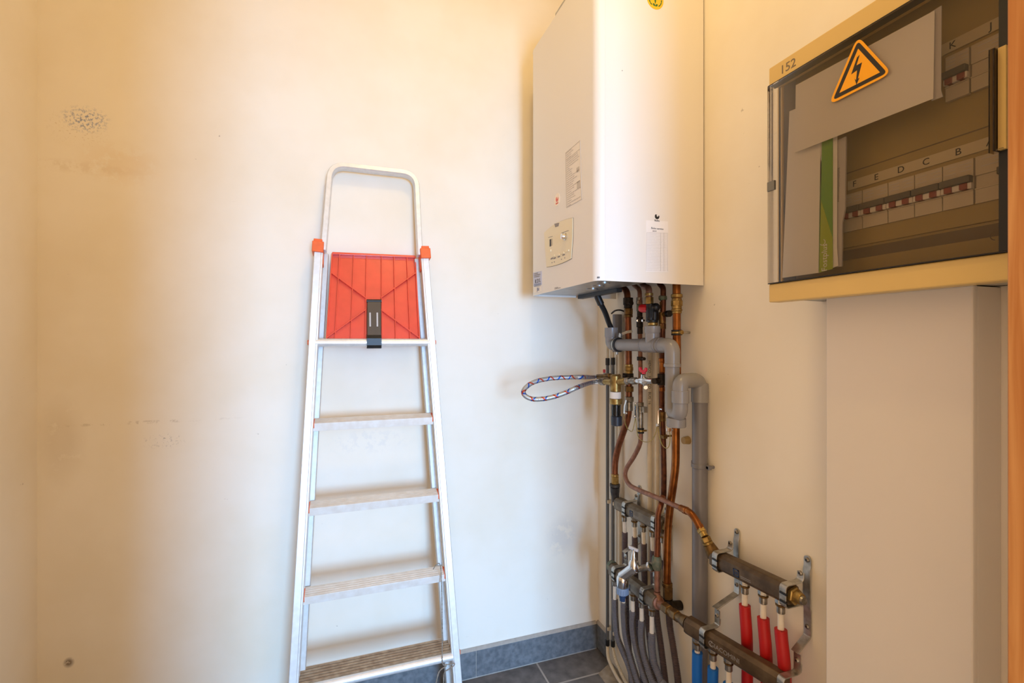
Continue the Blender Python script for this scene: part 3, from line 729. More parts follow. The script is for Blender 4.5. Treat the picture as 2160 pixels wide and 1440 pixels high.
# papers kept behind the door
PXX = GX + .006
m = MB(); s_pts = [(1679, 180), (1972, 22), (1969, 208), (1677, 322)]
tag(obj('paper_sheet', plate(m, s_pts, PXX, .0006), M_paper, smooth=0), 'white paper sheet tucked behind the panel door under the warning triangle', 'paper')
m = MB(); Q4 = [at(a, b, X=PXX + .004) for a, b in [(1972, 22), (1986, 14), (1985, 195), (1969, 208)]]
tag(obj('document_sleeve', plate(MB(), [(1964, 26), (1987, 12), (1986, 190), (1990, 204), (1966, 213)], PXX + .004, .0012), M_paper2, smooth=0), 'grey plastic document sleeve edge behind the white paper in the panel', 'document sleeve')
bro = thing('brochure', 'upright white and green brochure standing inside the panel door', 'brochure', at(1690, 585, X=PXX + .010))
m = MB(); plate(m, [(1666, 235), (1736, 205), (1730, 575), (1651, 586)], PXX + .010, .001); obj('white_cover', m, M_paper, bro, smooth=0)
m = MB(); plate(m, [(1733, 240), (1757, 225), (1757, 567), (1728, 575)], PXX + .0105, .0015); gs = obj('green_stripe', m, M_green, bro, smooth=0)
m = MB(); plate(m, [(1732, 422), (1756, 500), (1757, 567), (1728, 575)], PXX + .0089, .0002); obj('lime_area', m, M_lime, gs, smooth=0)
m = MB(); plate(m, [(1757, 225), (1767, 215), (1766, 520), (1769, 560), (1757, 565)], PXX + .0112, .0008); obj('page_edge', m, M_paper, bro, smooth=0)
text('brochure_lettering', 'Fostplus', .0148, at(1739.5, 543, X=PXX + .0086), ZP, -RD, M_paper, gs)
m = MB(); rg = at(1735, 511, X=PXX + .0086); m.tube([rg + RD * .005 * math.cos(a) + ZP * .005 * math.sin(a) for a in [math.radians(-150 + 18 * i) for i in range(13)]], .0006, 6); obj('brochure_ring_mark', m, M_paper, gs)
bk2 = thing('catalogue', 'grey-edged booklet with printed spine standing beside the green brochure in the panel', 'booklet', at(1775, 560, X=PXX + .016))
m = MB(); plate(m, [(1760, 300), (1787, 288), (1785, 440), (1779, 470), (1778, 562), (1767, 563)], PXX + .016, .003); obj('booklet_cover', m, M_paper2, bk2, smooth=0)
obj('spine_print', ruled(bk2, [(1767, 355), (1772, 352), (1771, 425), (1766, 427)], 22, X=PXX + .0128, seed=6, wfrac=(.7, .95), lw=.55), M_inkg, bk2, smooth=0)

# label strips with letters, and the rows of breakers
def strip_px(a, b, name, parent, letters, mtl):
    (xa, ya), (xb, yb) = a, b
    z = (at(xa, ya, X=IX).z + at(xb, yb, X=IX).z) / 2
    o = obj(name, MB().box((IX - .003, at(xa, ya, X=IX).y, z - .0085), (IX - .0001, max(at(xb, yb, X=IX).y, EY0 + .016), z + .0085)), M_strip_l, parent, smooth=0, bevel=.0005)
    for L_, px, py in letters: text('row_letter', L_, .0145, Vector((IX - .0031, at(px, py, X=IX).y, z)), RD, ZP, M_ink, o)
    return z
zA = strip_px((1790, 389), (2110, 300), 'label_strip', ic, [('F', 1805, 389), ('E', 1851, 374), ('D', 1903, 359), ('C', 1956, 344), ('B', 2024, 322), ('A', 2092, 301)], M_strip_l)
zB = strip_px((1978, 110), (2112, 50), 'label_strip', ic, [('K', 2012, 98), ('J', 2093, 60)], M_strip_l)
def breaker(y1, y0, zt, label, toggles, hgt=.067, rcd=False):
    """y1 is the far edge, y0 the near edge, zt the top"""
    o = thing('circuit_breaker', label, 'circuit breaker', (IX, (y0 + y1) / 2, zt - hgt), 'breakers in the distribution box')
    f = IX - .007; g = .0006
    mid = zt - .027; lo = zt - .045
    m = MB(); m.box((f, y0 + g, mid), (IX - .0002, y1 - g, zt)); m.box((f + .002, y0 + g, lo), (IX - .0002, y1 - g, mid)); m.box((f, y0 + g, zt - hgt), (IX - .0002, y1 - g, lo - .001)); m.box((f - .0012, y0 + g, lo - .0022), (IX - .0002, y1 - g, lo))
    obj('housing', m, M_brk, o, smooth=0, bevel=.0005)
    n = toggles; wd = (y1 - y0) / n
    bar = MB(); bar.box((f - .010, y0 + (g if not rcd else 0), mid - .008), (f, y1 - (g if not rcd else wd * .55), mid + .002)); obj('toggle_bar', bar, M_bar, o, smooth=0, bevel=.001)
    for i in range(n):
        yc = y1 - wd * (i + .5 if not rcd else .72)
        obj('toggle', MB().box((f - .007, yc - .0048, lo + .001), (f + .003, yc + .0048, mid - .008)), M_tog, o, smooth=0, bevel=.0012)
    if not rcd:
        for i in range(n + 1):
            yc = y1 - wd * i - (.003 if i == 0 else -.003 if i == n else 0); hw = .0026 if i in (0, n) else .0048
            obj('switch_cover', MB().box((f - .0055, yc - hw, lo + .0008), (f + .002, yc + hw, mid - .008)), M_cover, o, smooth=0, bevel=.0012)
    for i in range(n if not rcd else 1):
        a = y1 - wd * i - wd * .12; b = y1 - wd * (i + 1) + wd * .12
        pr = MB()
        for k_ in range(3): pr.box((f - .0003, b, zt - .006 - k_ * .005), (f, b + (a - b) * (.95 if k_ != 1 else .6), zt - .005 - k_ * .005))
        obj('breaker_print', pr, M_inkl, o, smooth=0)
edges = [1778, 1818, 1872, 1928, 1987, 2053]
zt1 = zA - .016
ys_ = [at(p, 420, X=IX - .008).y for p in edges]
for i, L_ in enumerate('FEDCB'):
    breaker(ys_[i], ys_[i+1], zt1, 'double-pole circuit breaker with brown toggles under the letter ' + L_, 2)
breaker(ys_[5] - .001, EY0 + .02, zt1, 'wide circuit breaker at the near end of the lower row by the door latch', 1, rcd=True)
zt2 = zB - .016
yk0, yk1 = at(1992, 150, X=IX - .008).y, at(2044, 130, X=IX - .008).y
breaker(yk0, yk1, zt2, 'double-pole circuit breaker in the upper row under the letter K', 2)
breaker(yk1 - .001, EY0 + .02, zt2, 'wide circuit breaker in the upper row under the letter J', 1, rcd=True)
cs = at(2101, 497, X=IX); m = MB().tube([cs + XN * .0005 + RD * .006 * math.cos(a) + ZP * .006 * math.sin(a) for a in [math.radians(100 + 16 * i) for i in range(11)]], .0005, 6); obj('moulded_mark', m, M_innerd, ic)

TX, TY1, TY0 = -.07, -.992, -1.2165
tk = thing('cable_trunking', 'wide white vertical cable trunking below the distribution box', 'cable trunking', (-.035, -1.1, 0))
m = MB(); m.box((TX + .012, TY0, .0), (-.0003, TY1, EZ0 + .004)); obj('trunking_base', m, M_trunk, tk, smooth=0, bevel=.001)
m = MB(); m.box((TX, TY0 - .0008, .0), (TX + .0118, TY1 + .0008, EZ0 + .0055)); obj('trunking_lid', m, M_trunk, tk, smooth=0, bevel=.0025)

# ------------------------------------------------------------------ pipework under the boiler
XP = -.045                                  # centre distance of the copper risers from the wall
DN = Vector((0, 0, -1))
def seg_at(px, y0, y1, X):                  # vertical stretch of a riser between two picture rows
    a = at(px, y0, X=X); b = at(px, y1, X=X); b.x, b.y = a.x, a.y; return a, b
def rod_px(mb, px, y0, y1, X, r, seg=18, bev=.001):
    a, b = seg_at(px, y0, y1, X); return mb.rod(a, b, r, seg, bev)
def nut_px(mb, px, y0, y1, X, r):
    a, b = seg_at(px, y0, y1, X); return mb.nut(a, b, r)

# --- riser to the far manifold
ra = thing('copper_riser', 'thick copper pipe leftmost under the boiler, bending down to the far heating manifold', 'pipe', at(1297, 1040, X=-.042))
pa = fillet(ats((1300, 588, XP), (1309, 606, XP), (1323, 612, XP), (1325.5, 700, XP), (1327, 862, XP), (1324, 885, XP), (1303, 945, XP), (1297, 975, XP), (1297, 1032, XP)), .03, 8)
obj('pipe', MB().tube(pa, .0108, 18), M_cop, ra)
m = MB(); rod_px(m, 1325, 628, 643, XP, .0165); rod_px(m, 1325, 643, 650, XP, .014); m.rod(at(1325, 640, X=XP), at(1325, 640, X=XP) + RD * .020, .008)
obj('union_nut', m, M_dark, ra)
obj('brass_adapter', nut_px(MB(), 1325.5, 650, 664, XP, .0145), M_brassd, ra)
obj('adapter_collar', rod_px(MB(), 1325.5, 664, 669, XP, .0145), M_brassd, ra)
m = MB(); rod_px(m, 1326.5, 768, 773, XP, .0135); nut_px(m, 1326.5, 773, 782, XP, .0145); rod_px(m, 1326.5, 782, 788, XP, .013); obj('brass_coupling', m, M_brass, ra)
m = MB(); rod_px(m, 1326.5, 787, 806, XP, .0155); a = at(1326.5, 793, X=XP); m.rod(a, at(1313.5, 793, X=XP - .0175), .010); obj('tee', m, M_dark, ra)
obj('lower_nut', nut_px(MB(), 1327, 814, 826, XP, .0145), M_brassd, ra)
m = MB(); nut_px(m, 1327, 836, 847, XP, .0150); rod_px(m, 1327, 847, 866, XP, .0125); obj('ball_valve', m, M_nickel, ra)
m = MB(); h0 = at(1321, 846, X=XP - .018); m.strip([h0 + Vector((0, 0, .004)), h0, at(1318, 856, X=XP - .02), at(1317, 872, X=XP - .02)], RD * .008, .0025); m.ball(at(1321, 871, X=XP - .018), .0048, 10); obj('valve_lever', m, M_chrome, ra)
m = MB(); rod_px(m, 1297, 999, 1004, XP, .013); nut_px(m, 1297, 1004, 1020, XP, .0135); obj('brass_end_fitting', m, M_brass, ra)
m = MB(); rod_px(m, 1297, 1020, 1026, XP, .0178); e0 = at(1297, 1026, X=XP); e1 = at(1297, 1041, X=-.042); e2 = at(1298.8, 1053.5, X=-.042)
m.tube(fillet([e0, e1, e2], .02, 6), [.0165 - .0035 * i / 8 for i in range(9)], 18); obj('elbow_fitting', m, mat('dark_grey_iron', '4C4744', .5, .5, col2='37322F', vs=60), ra)

# --- riser to the near manifold
rb = thing('bent_copper_pipe', 'thinner copper pipe bending and running diagonally down to the near heating manifold', 'pipe', at(1508, 1172, X=-.045))
pb = fillet(ats((1333, 596, XP), (1341, 604, XP), (1349, 610, XP), (1350, 640, XP)), .012, 5) + ats((1350, 700, XP), (1351, 800, XP))
pb += spline(ats((1351, 870, XP), (1351.5, 918, XP), (1349, 938, XP), (1337, 963, XP - .003), (1322, 987, XP - .008), (1319, 1004, XP - .012), (1327, 1021, XP - .018), (1345, 1032, XP - .022), (1395, 1053, XP - .025), (1440, 1073, XP - .025)), 8)
obj('pipe', MB().tube(pb, .0072, 16), M_copp, rb)
m = MB(); rod_px(m, 1348.5, 627, 633, XP, .010); nut_px(m, 1348.5, 633, 642, XP, .0105); obj('pale_nut', m, M_nickel, rb)
m = MB(); rod_px(m, 1347.5, 642, 656, XP - .004, .0075); obj('verdigris_joint', m, M_verd, rb)
m = MB(); rod_px(m, 1349.5, 655, 668, XP, .0088); rod_px(m, 1349.5, 668, 690, XP, .0105); rod_px(m, 1350, 690, 704, XP, .0088); m.rod(at(1349, 676, X=XP - .008), at(1349, 676, X=XP - .022), .0055); obj('stop_valve', m, M_dark, rb)
obj('valve_spindle', MB().rod(at(1345, 676, X=XP - .016), at(1345, 676, X=XP - .0245), .0042, 12, .001), M_chrome, rb)
m = MB(); rod_px(m, 1350.5, 752, 760, XP, .0105); a = at(1351, 756, X=XP); m.rod(a, a + RD * .022, .005); obj('pipe_boss', m, M_dark, rb)
m = MB(); nut_px(m, 1351, 848, 856, XP, .0105); rod_px(m, 1351, 856, 870, XP, .0098); a = at(1352, 862, X=XP); m.box(a + Vector((-.006, -.026, -.009)), a + Vector((.006, -.008, .009))); rod_px(m, 1351, 870, 905, XP, .0088); obj('ball_valve', m, M_nickel, rb)
m = MB(); h0 = at(1341, 851, X=XP - .016); m.ball(h0, .004, 10); m.strip([h0, at(1341, 862, X=XP - .018), at(1341, 876, X=XP - .018)], RD * .008, .003); m.ball(at(1339, 878, X=XP - .018), .0055, 10); obj('valve_lever', m, M_chrome, rb)
m = MB(); rod_px(m, 1351.5, 905.5, 910, XP, .0102); a = at(1351.5, 907.5, X=XP); m.rod(a + RD * .008, a + Vector((.016, -.008, 0)), .0030); obj('clip_band', m, M_brass, rb)
m = MB(); rod_px(m, 1351.5, 902, 905.5, XP, .0106); rod_px(m, 1351.5, 910, 913.5, XP, .0106); obj('clip_rubber', m, M_black, rb)
XB_ = XP - .025
pe = fillet(ats((1436, 1071, XB_), (1456, 1080, XB_), (1469, 1098, XB_ + .004), (1478, 1116, XB_ + .008)), .03, 8); obj('elbow', MB().tube(pe, .0092, 16), M_copb, rb)
m = MB(); a, b = at(1443, 1074.5, X=XB_), at(1449, 1077, X=XB_); m.rod(a, b, .0105); a, b = at(1474, 1107, X=XB_ + .006), at(1478, 1115, X=XB_ + .008); m.rod(a, b, .0105); obj('elbow_collar', m, M_copb, rb)
c0, c1, c2, c3 = ats((1478, 1115, XB_ + .008), (1487, 1132, -.064), (1494, 1147, -.060), (1507, 1171, -.051))
m = MB(); m.nut(c0, c0.lerp(c1, .5), .0115); m.rod(c0.lerp(c1, .5), c1, .0095); m.nut(c1, c1.lerp(c2, .7), .0125); m.rod(c1.lerp(c2, .7), c2, .013); obj('brass_union', m, M_brass, rb)
m = MB(); m.lathe(c2, c3 - c2, [(0, .0135), ((c3-c2).length * .5, .0165), ((c3-c2).length, .0185)], 18); obj('taper_socket', m, M_brassd, rb)

# --- pipe to the safety valve
rc = thing('safety_valve', 'black safety valve with red cap hanging on a copper elbow above the grey funnel tee', 'valve', at(1377, 684, X=XP))
XC = -.075
pc = fillet(ats((1352, 592, XP), (1359, 604, XC + .01), (1369, 607, XC), (1369, 640, XC)), .014, 6); obj('pipe', MB().tube(pc, .0095, 16), M_copp, rc)
m = MB(); rod_px(m, 1369, 618, 624, XC, .0125); nut_px(m, 1369, 626, 642, XC, .0130); obj('union_nut', m, M_brass, rc)
m = MB(); rod_px(m, 1372, 641, 678, XC, .0135); rod_px(m, 1380, 640, 676, XC + .01, .0125); a = at(1372, 652, X=XC); m.rod(a, a + Vector((0, .016, 0)), .012); a = at(1383, 648, X=XC); m.ball(a, .013, 14)
for k in range(4): a = at(1368 + 3 * k, 660, X=XC - .013); m.obox(a, (.001, 0, 0), (0, .0012, 0), (0, 0, .013))
obj('valve_body', m, M_black, rc)
a = at(1367, 650, X=XC - .004); b = at(1351.5, 650, X=XC - .012); m = MB(); d = (b - a); m.lathe(a, d, [(0, .0125), (d.length * .35, .0130), (d.length * .85, .0130), (d.length, .0115)], 10); obj('red_cap', m, M_redp, rc)
obj('outlet_ring', rod_px(MB(), 1377, 680, 686.5, XC, .0150, bev=.0015), M_brass, rc)
obj('outlet_flange', rod_px(MB(), 1377, 675, 680, XC, .0155, bev=.001), M_black, rc)
a = at(1359, 676, X=XC - .006); obj('side_screw', MB().rod(a, a + XN * .008, .0045, 12, .001), M_chrome, rc)

# --- dark copper riser with verdigris union, feeding the tap
rd = thing('dark_copper_riser', 'dark copper pipe with green union under the boiler, running down to the chrome tap', 'pipe', at(1385, 1250, X=-.075))
pd = fillet(ats((1388, 588, XP), (1392, 600, XP), (1399, 606, XP), (1399, 640, XP)), .012, 6) + ats((1397.5, 700, XP), (1396, 800, XP), (1396, 860, XP), (1399, 925, XP), (1400.5, 1000, -.040))
pd += ats((1400, 1058, -.038)); obj('pipe', MB().tube(pd, .0082, 16), M_copd, rd)
pd2 = fillet(ats((1399, 1046, -.040), (1393, 1068, -.070), (1388, 1083, -.075), (1387, 1140, -.075), (1385.5, 1176, -.075)), .02, 7); obj('lower_pipe', MB().tube(pd2, .0082, 16), M_cop, rd)
obj('green_union', MB().lathe(at(1398, 623, X=XP), DN, [(0, .009), (.003, .0125), (.011, .0128), (.015, .0095)], 8), M_verd, rd)
m = MB(); rod_px(m, 1398, 636, 650, XP, .0090); rod_px(m, 1397, 658, 682, XP, .0105); a = at(1397, 663, X=XP); m.rod(a, a + RD * .028, .0075); nut_px(m, 1397, 682, 694, XP, .0108); obj('brass_body', m, M_brassd, rd)
a = at(1397, 662.5, X=XP) + RD * .022; obj('black_plug', MB().rod(a, a + RD * .014, .0098, 14, .001), M_black, rd)
m = MB(); rod_px(m, 1397, 755, 763, XP, .0110); rod_px(m, 1397, 763, 785, XP, .0092); obj('upper_sleeve', m, M_copb, rd); obj('lower_sleeve', rod_px(MB(), 1396.5, 816, 825, XP, .0092), M_copb, rd)
m = MB(); rod_px(m, 1396, 788, 812, XP, .0125); a = at(1396, 802, X=XP); m.rod(a, at(1380.6, 803.5, X=-.0712), .0090); obj('tee', m, M_dark, rd)
m = MB(); rod_px(m, 1396.5, 868, 888, XP, .0105); nut_px(m, 1396.5, 888, 900, XP, .0098); obj('ball_valve', m, M_brassd, rd)
m = MB(); h0 = at(1391.5, 862, X=XP - .016); m.strip([h0 + RD * .010, h0, at(1388.5, 866, X=XP - .018), at(1388.5, 893, X=XP - .018)], XN * .004 + RD * .005, .0035); m.ball(at(1387.5, 896, X=XP - .018), .0052, 10); obj('valve_lever', m, M_chrome, rd)
m = MB(); rod_px(m, 1400, 916, 924, XP, .0108); a = at(1400, 920, X=XP); m.rod(a, (-.0003, a.y, a.z), .003); m.box(a + Vector((-.012, -.016, -.004)), a + Vector((-.004, -.006, .004))); obj('pipe_clip', m, M_brassd, rd)
XT = -.075
m = MB(); m.lathe(at(1385.5, 1172, X=XT), DN, [(0, .010), (.004, .0130), (.012, .0145), (.020, .0150), (.032, .0140), (.040, .0105)], 16); obj('tap_tee', m, M_verd, rd)
m = MB(); m.rod(at(1385.7, 1192, X=XT), at(1386, 1246, X=-.078), .0080); obj('short_pipe', m, M_copp, rd)
m = MB(); rod_px(m, 1385.5, 1217, 1221, XT, .0096); rod_px(m, 1385.5, 1236, 1242, XT, .0096); obj('soldered_collar', m, M_verd, rd)

# --- wide copper pipe (gas) on the right
re_ = thing('wide_copper_pipe', 'widest bright copper pipe, rightmost under the boiler with a brass coupling at its top', 'pipe', at(1407, 1238, X=-.045))
pe_ = spline(ats((1427, 590, XP), (1427.5, 700, XP), (1428, 800, XP), (1425.5, 905, XP), (1425, 975, XP), (1421, 1015, XP), (1412, 1080, XP), (1408, 1130, XP), (1406.5, 1238, XP)), 7)
obj('pipe', MB().tube(pe_, .0112, 18), M_copb, re_)
m = MB(); rod_px(m, 1427.5, 620, 628, XP, .0160, bev=.0015); nut_px(m, 1427.5, 633, 646, XP, .0158); rod_px(m, 1427.5, 629, 652, XP, .0138); rod_px(m, 1427.5, 652, 656, XP, .0155); rod_px(m, 1427.5, 656, 661, XP, .0135); obj('brass_coupling', m, M_brass, re_)
m = MB(); rod_px(m, 1427.5, 699, 703.5, XP, .0150); a = at(1427.5, 701, X=XP); m.rod(a + RD * .014, a + RD * .023, .006); obj('clip_band', m, M_brass, re_)
m = MB(); rod_px(m, 1427.5, 695.5, 699, XP, .0152); rod_px(m, 1427.5, 703.5, 707, XP, .0152); obj('clip_rubber', m, M_black, re_)
a = at(1427.5, 701, X=XP); obj('clip_screw', MB().rod(a, (-.0003, a.y, a.z), .004), M_zinc, re_)
m = MB(); rod_px(m, 1407.5, 1228, 1236, XP, .0148); nut_px(m, 1408.5, 1236, 1262, XP, .0138); obj('end_coupling', m, M_brassd, re_)
m = MB(); a = at(1409, 1262, X=XP); m.tube(fillet([a, a + Vector((0, 0, -.022)), a + Vector((.0425, -.003, -.026))], .018, 6), .0135, 16); obj('end_elbow', m, M_dark, re_)

# --- grey waste pipe with funnel cup, tee, elbow and loop trap
XW = -.088
wd = thing('waste_pipe', 'grey plastic waste pipe with two funnel cups and a loop trap on the right wall', 'waste pipe', at(1477, 1440, X=-.0225))
RW = .0200
cupb, hor1 = at(1290, 712, X=XW), at(1297, 727, X=XW)
zH = at(1350, 727.5, X=XW).z
yc_ = at(1289.5, 720, X=XW).y; yv = at(1418, 727, X=XW).y
m = MB(); m.tube(fillet([Vector((XW, yc_, zH + .035)), Vector((XW, yc_, zH)), Vector((XW, yc_ - .045, zH))], .032, 8), RW, 22); obj('far_elbow', m, M_pvc, wd)
zc = at(1289.5, 691, X=XW).z
def cup(mb, x, y, z0, z1, r0, r1, th=.0022):
    return mb.lathe((x, y, z0), (0, 0, 1), [(0, r0), (.004, r1), (z1 - z0, r1), (z1 - z0, r1 - th), (.006, r1 - th), (.0055, r0 * .3)], 26)
obj('funnel_cup', cup(MB(), XW, yc_, zH + .024, zc, RW, .0222), M_pvc, wd)
m = MB(); m.tube([Vector((XW, yc_ - .04, zH)), Vector((XW, yv + .03, zH))], RW - .0008, 24); obj('cross_pipe', m, M_pvc, wd)
yt = at(1376, 720, X=XW).y
m = MB(); m.tube([Vector((XW, yt + .040, zH)), Vector((XW, yt - .030, zH))], RW + .0016, 24); m.tube([Vector((XW, yt, zH)), Vector((XW, yt, zH + .040))], RW + .0004, 24); obj('tee', m, M_pvc, wd)
zc2 = at(1377, 688, X=XW).z; obj('tee_cup', cup(MB(), XW, yt, zH + .034, zc2, RW, .0226), M_pvc, wd)
m = MB()
for y_ in (yt + .036, yt - .026, yt - .046): m.lathe((XW, y_, zH), (0, 1, 0), [(0, RW + .0010), (.001, RW + .0024), (.003, RW + .0024), (.004, RW + .0010)], 24)
obj('socket_rim', m, M_pvcd, wd)
zV = at(1420, 800, X=XW).z
m = MB(); m.tube(fillet([Vector((XW, yv + .045, zH)), Vector((XW, yv, zH)), Vector((XW, yv, zH - .055))], .036, 9), RW + .0006, 24); m.rod((XW, yv, zH - .050), (XW, yv, at(1420, 774, X=XW).z), RW + .0026, 24, .001); obj('near_elbow', m, M_pvc, wd)
# trap: down, U-turn, up in front, over and down behind
zU = at(1425, 872, X=XW).z
off = Vector((-.012, -.048, 0)); v0 = Vector((XW, yv, 0)); l0 = v0 + off
rgt = at(1476, 850, X=-.0225); zT = at(1440, 804, X=XW - .01).z
lower = fillet([Vector((v0.x, v0.y, zH - .05)), Vector((v0.x, v0.y, zU)), Vector((l0.x, l0.y, zU)), Vector((l0.x, l0.y, zU + .07))], .0238, 10)
obj('drop_leg', MB().tube(lower, RW - .0006, 24), M_pvc, wd)
upper = fillet([Vector((l0.x, l0.y, zU + .05)), Vector((l0.x, l0.y, zT)), Vector((rgt.x, rgt.y, zT)), Vector((rgt.x, rgt.y, zT - .06))], .036, 10)
obj('trap_bend', MB().tube(upper, RW + .0002, 24), M_pvc, wd)
m = MB(); a = at(1426, 822, X=l0.x).z; b = at(1426, 848, X=l0.x).z; m.rod((l0.x, l0.y, b), (l0.x, l0.y, a), RW + .0022, 24, .001); obj('trap_socket', m, M_pvc, wd); m = MB()
zs = at(1476, 848, X=rgt.x).z; m.rod((rgt.x, rgt.y, zs), (rgt.x, rgt.y, zs + .052), RW + .0024, 24, .001); obj('trap_socket', m, M_pvc, wd)
mid = (v0 + l0) / 2; zk = zU - RW - .002
m = MB(); m.rod((mid.x, mid.y, zk - .012), (mid.x, mid.y, zk + .012), .0255, 26, .0015); obj('trap_cap', m, M_pvc, wd)
obj('downpipe', MB().tube([Vector((rgt.x, rgt.y, zs + .01)), Vector((rgt.x, rgt.y, .0))], RW, 24), M_pvcd, wd)
zcl = at(1476, 981, X=rgt.x).z
m = MB(); m.rod((rgt.x, rgt.y, zcl - .006), (rgt.x, rgt.y, zcl + .006), RW + .0022, 24, .001); m.box((rgt.x, rgt.y - .034, zcl - .0055), (rgt.x + .010, rgt.y + .034, zcl + .0055)); m.rod((rgt.x, rgt.y - .028, zcl), (-.0003, rgt.y - .028, zcl), .004); obj('pipe_clip', m, M_pvcd, wd)
ycl = yc_ - .040
m = MB(); m.lathe((XW, ycl - .004, zH), (0, 1, 0), [(0, RW + .0042), (.008, RW + .0042)], 26); 
a = at(1309, 707, X=XW - .006); m.obox(a, (.003, 0, 0), (0, .006, .002), (0, -.002, .006)); m.strip([a, a + Vector((.010, -.020, .010)), a + Vector((.020, -.036, .013))], (0, .004, .008), .002); a = Vector((XW - .004, ycl, zH - RW - .004)); m.rod(a, a - Vector((0,0,.008)), .0045)
obj('clamp_band', m, M_zinc, wd)
m = MB(); m.lathe((XW, ycl - .011, zH), (0, 1, 0), [(0, RW + .0030), (.007, RW + .0038)], 26); m.lathe((XW, ycl + .004, zH), (0, 1, 0), [(0, RW + .0038), (.006, RW + .0030)], 26); obj('clamp_rubber', m, M_black, wd)
# --- condensate hose
hs = thing('condensate_hose', 'black rubber hose from the underside of the boiler into the grey funnel cup', 'hose', Vector((XW, yc_, zc)))
hp_ = spline([at(1256, 612, X=-.16), at(1263, 632, X=-.155), at(1276, 658, X=-.125), at(1284, 680, X=-.100), Vector((XW, yc_, zc - .004)), Vector((XW, yc_, zc - .012))], 8)
obj('hose', MB().tube(hp_, .0088, 16), M_black, hs)
obj('hose_cuff', MB().tube([hp_[0], hp_[6], hp_[11]], .0112, 16), M_black, hs)

# --- grey pipe stub with black grommet, painted pipes on the wall, conduits in the corner
XQ = -.022
m0 = thing('grey_pipe_stub', 'grey pipe stub with dark open top behind the black hose', 'pipe', at(1302, 736, X=XQ))
a, b = seg_at(1302, 663, 742, XQ); obj('pipe', MB().rod(a, b, .0165, 22, .001), M_pvcd, m0); m = MB()
m.tube(spline(ats((1290, 661, XQ - .014), (1298, 655, XQ - .014), (1309, 654, XQ - .008), (1320, 658, XQ)), 6), .003, 8); obj('cable_end', m, M_dark, m0)
for px, r, nm, lab in ((1370, .0085, 'printed', 'off-white pipe with black printed lettering on the wall behind the red-handled valve'), (1386, .0075, 'plain', 'plain cream pipe on the wall between the printed pipe and the dark copper riser'), (1308, .0080, 'plain', 'cream painted pipe on the wall next to the grey corner conduits')):
    a, b = seg_at(px, 736, 1260 if px != 1308 else 1240, -.0115 if px != 1308 else -.0105)
    o = thing('wall_pipe', lab, 'pipe', (a.x, a.y, b.z)); ln = (a - b).length
    obj('pipe', MB().tube([a, b], r, 16), M_cream, o)
    if nm == 'printed':
        f = a + Vector((-r - .0003, 0, 0)); dirn = (CAM - a); dirn.z = 0; dirn.normalize()
        s_ = Vector((-dirn.y, dirn.x, 0));
        text('pipe_lettering', 'HENCO   HENCO   BUIS  16', .0115, Vector((a.x, a.y, at(px, 806, X=a.x).z)) + dirn * (r + .0004), DN, s_, M_ink, o)
XD = -.0135
for px, y_lo, cap0, lab, rx in ((1281.5, 1352, 755, 'grey conduit nearest the room corner with a cream flexible tube below', 1), (1293, 1354, 754, 'second grey conduit from the room corner with a cream ribbed tube below', 2)):
    a, b = seg_at(px, cap0, y_lo, XD)
    o = thing('corner_conduit', lab, 'conduit', (a.x, a.y, 0), 'grey conduits in the corner')
    obj('conduit', MB().tube([a, b], .0060, 14), M_cond, o)
    m = MB(); rod_px(m, px, cap0, cap0 + 15, XD, .0076); obj('top_cap', m, M_black, o)
    m = MB(); rod_px(m, px, y_lo - 4, y_lo + 9, XD, .0076); obj('bottom_cap', m, M_black, o)
    a2 = Vector((a.x, a.y, at(px, cap0, X=XD).z)); obj('upper_tube', MB().tube([a2, a2 + Vector((0, 0, .05))], .0050, 12), M_cream, o)
    if rx == 1: fl = spline([b, b + DN * .02] + ats((1284, 1390, XD - .012), (1300, 1425, XD - .02), (1318, 1452, XD - .02)), 10); mm = MB(); mm.tube(fl, .0062, 14)
    else: fl = spline([b, b + DN * .02] + ats((1299, 1392, XD - .010), (1313, 1425, XD - .014), (1330, 1455, XD - .014)), 10); mm = corrugated(MB(), fl, .0062, .004)
    obj('flexible_tube', mm, M_cream, o)
    m = MB()
    for yy in (1057 + (4 if rx == 2 else 0), 1324 + (10 if rx == 2 else 0)):
        p = Vector((a.x, a.y, at(px, yy, X=XD).z)); m.box(p + Vector((-.004, -.0095, -.006)), p + Vector((.0130, .0085, .006)))
    obj('wall_clip', m, M_cream, o, bevel=.001)
p = at(1452, 928, X=-.0003)
m = MB(); m.lathe(p, XN, [(0, .0120), (.008, .0110), (.018, .0100)], 18); tag(obj('wall_plug', m, M_ochre), 'ochre round wall plug between the wide copper pipe and the grey downpipe', 'plug')

# --- filling valve with filter bowl and braided loop
XV = -.098
fv = thing('filling_valve', 'brass filling valve with filter bowl, black cap and red butterfly handle', 'valve', at(1300, 897, X=XV))
c = at(1298, 806, X=XV); vy = c.y
m = MB(); m.lathe(at(1298.5, 790, X=XV), DN, [(0, .012), (.004, .0165), (.030, .0175), (.0545, .0172)], 20)
lo_ = at(1276, 805, X=XV - .008); m.lathe(c, lo_ - c, [(0, .013), ((lo_-c).length, .0095)], 16); ro = at(1320, 803, X=XV + .012); m.lathe(c, ro - c, [(0, .013), ((ro-c).length, .0110)], 16)
m.prism([c + Vector((0, 0, -.03)), c + (lo_ - c) * .8 + Vector((0, 0, -.006)), c + (lo_ - c) * .5 + Vector((0,0,.004)), c + Vector((0, 0, .004))], Vector((.004, -.006, 0)))
obj('valve_body', m, M_brass, fv)
obj('paper_band', rod_px(MB(), 1298.5, 826, 840, XV, .0179, 22, .0004), M_paper, fv)
obj('lock_ring', rod_px(MB(), 1299, 840, 852, XV, .0205, 24, .0015), M_brass, fv)
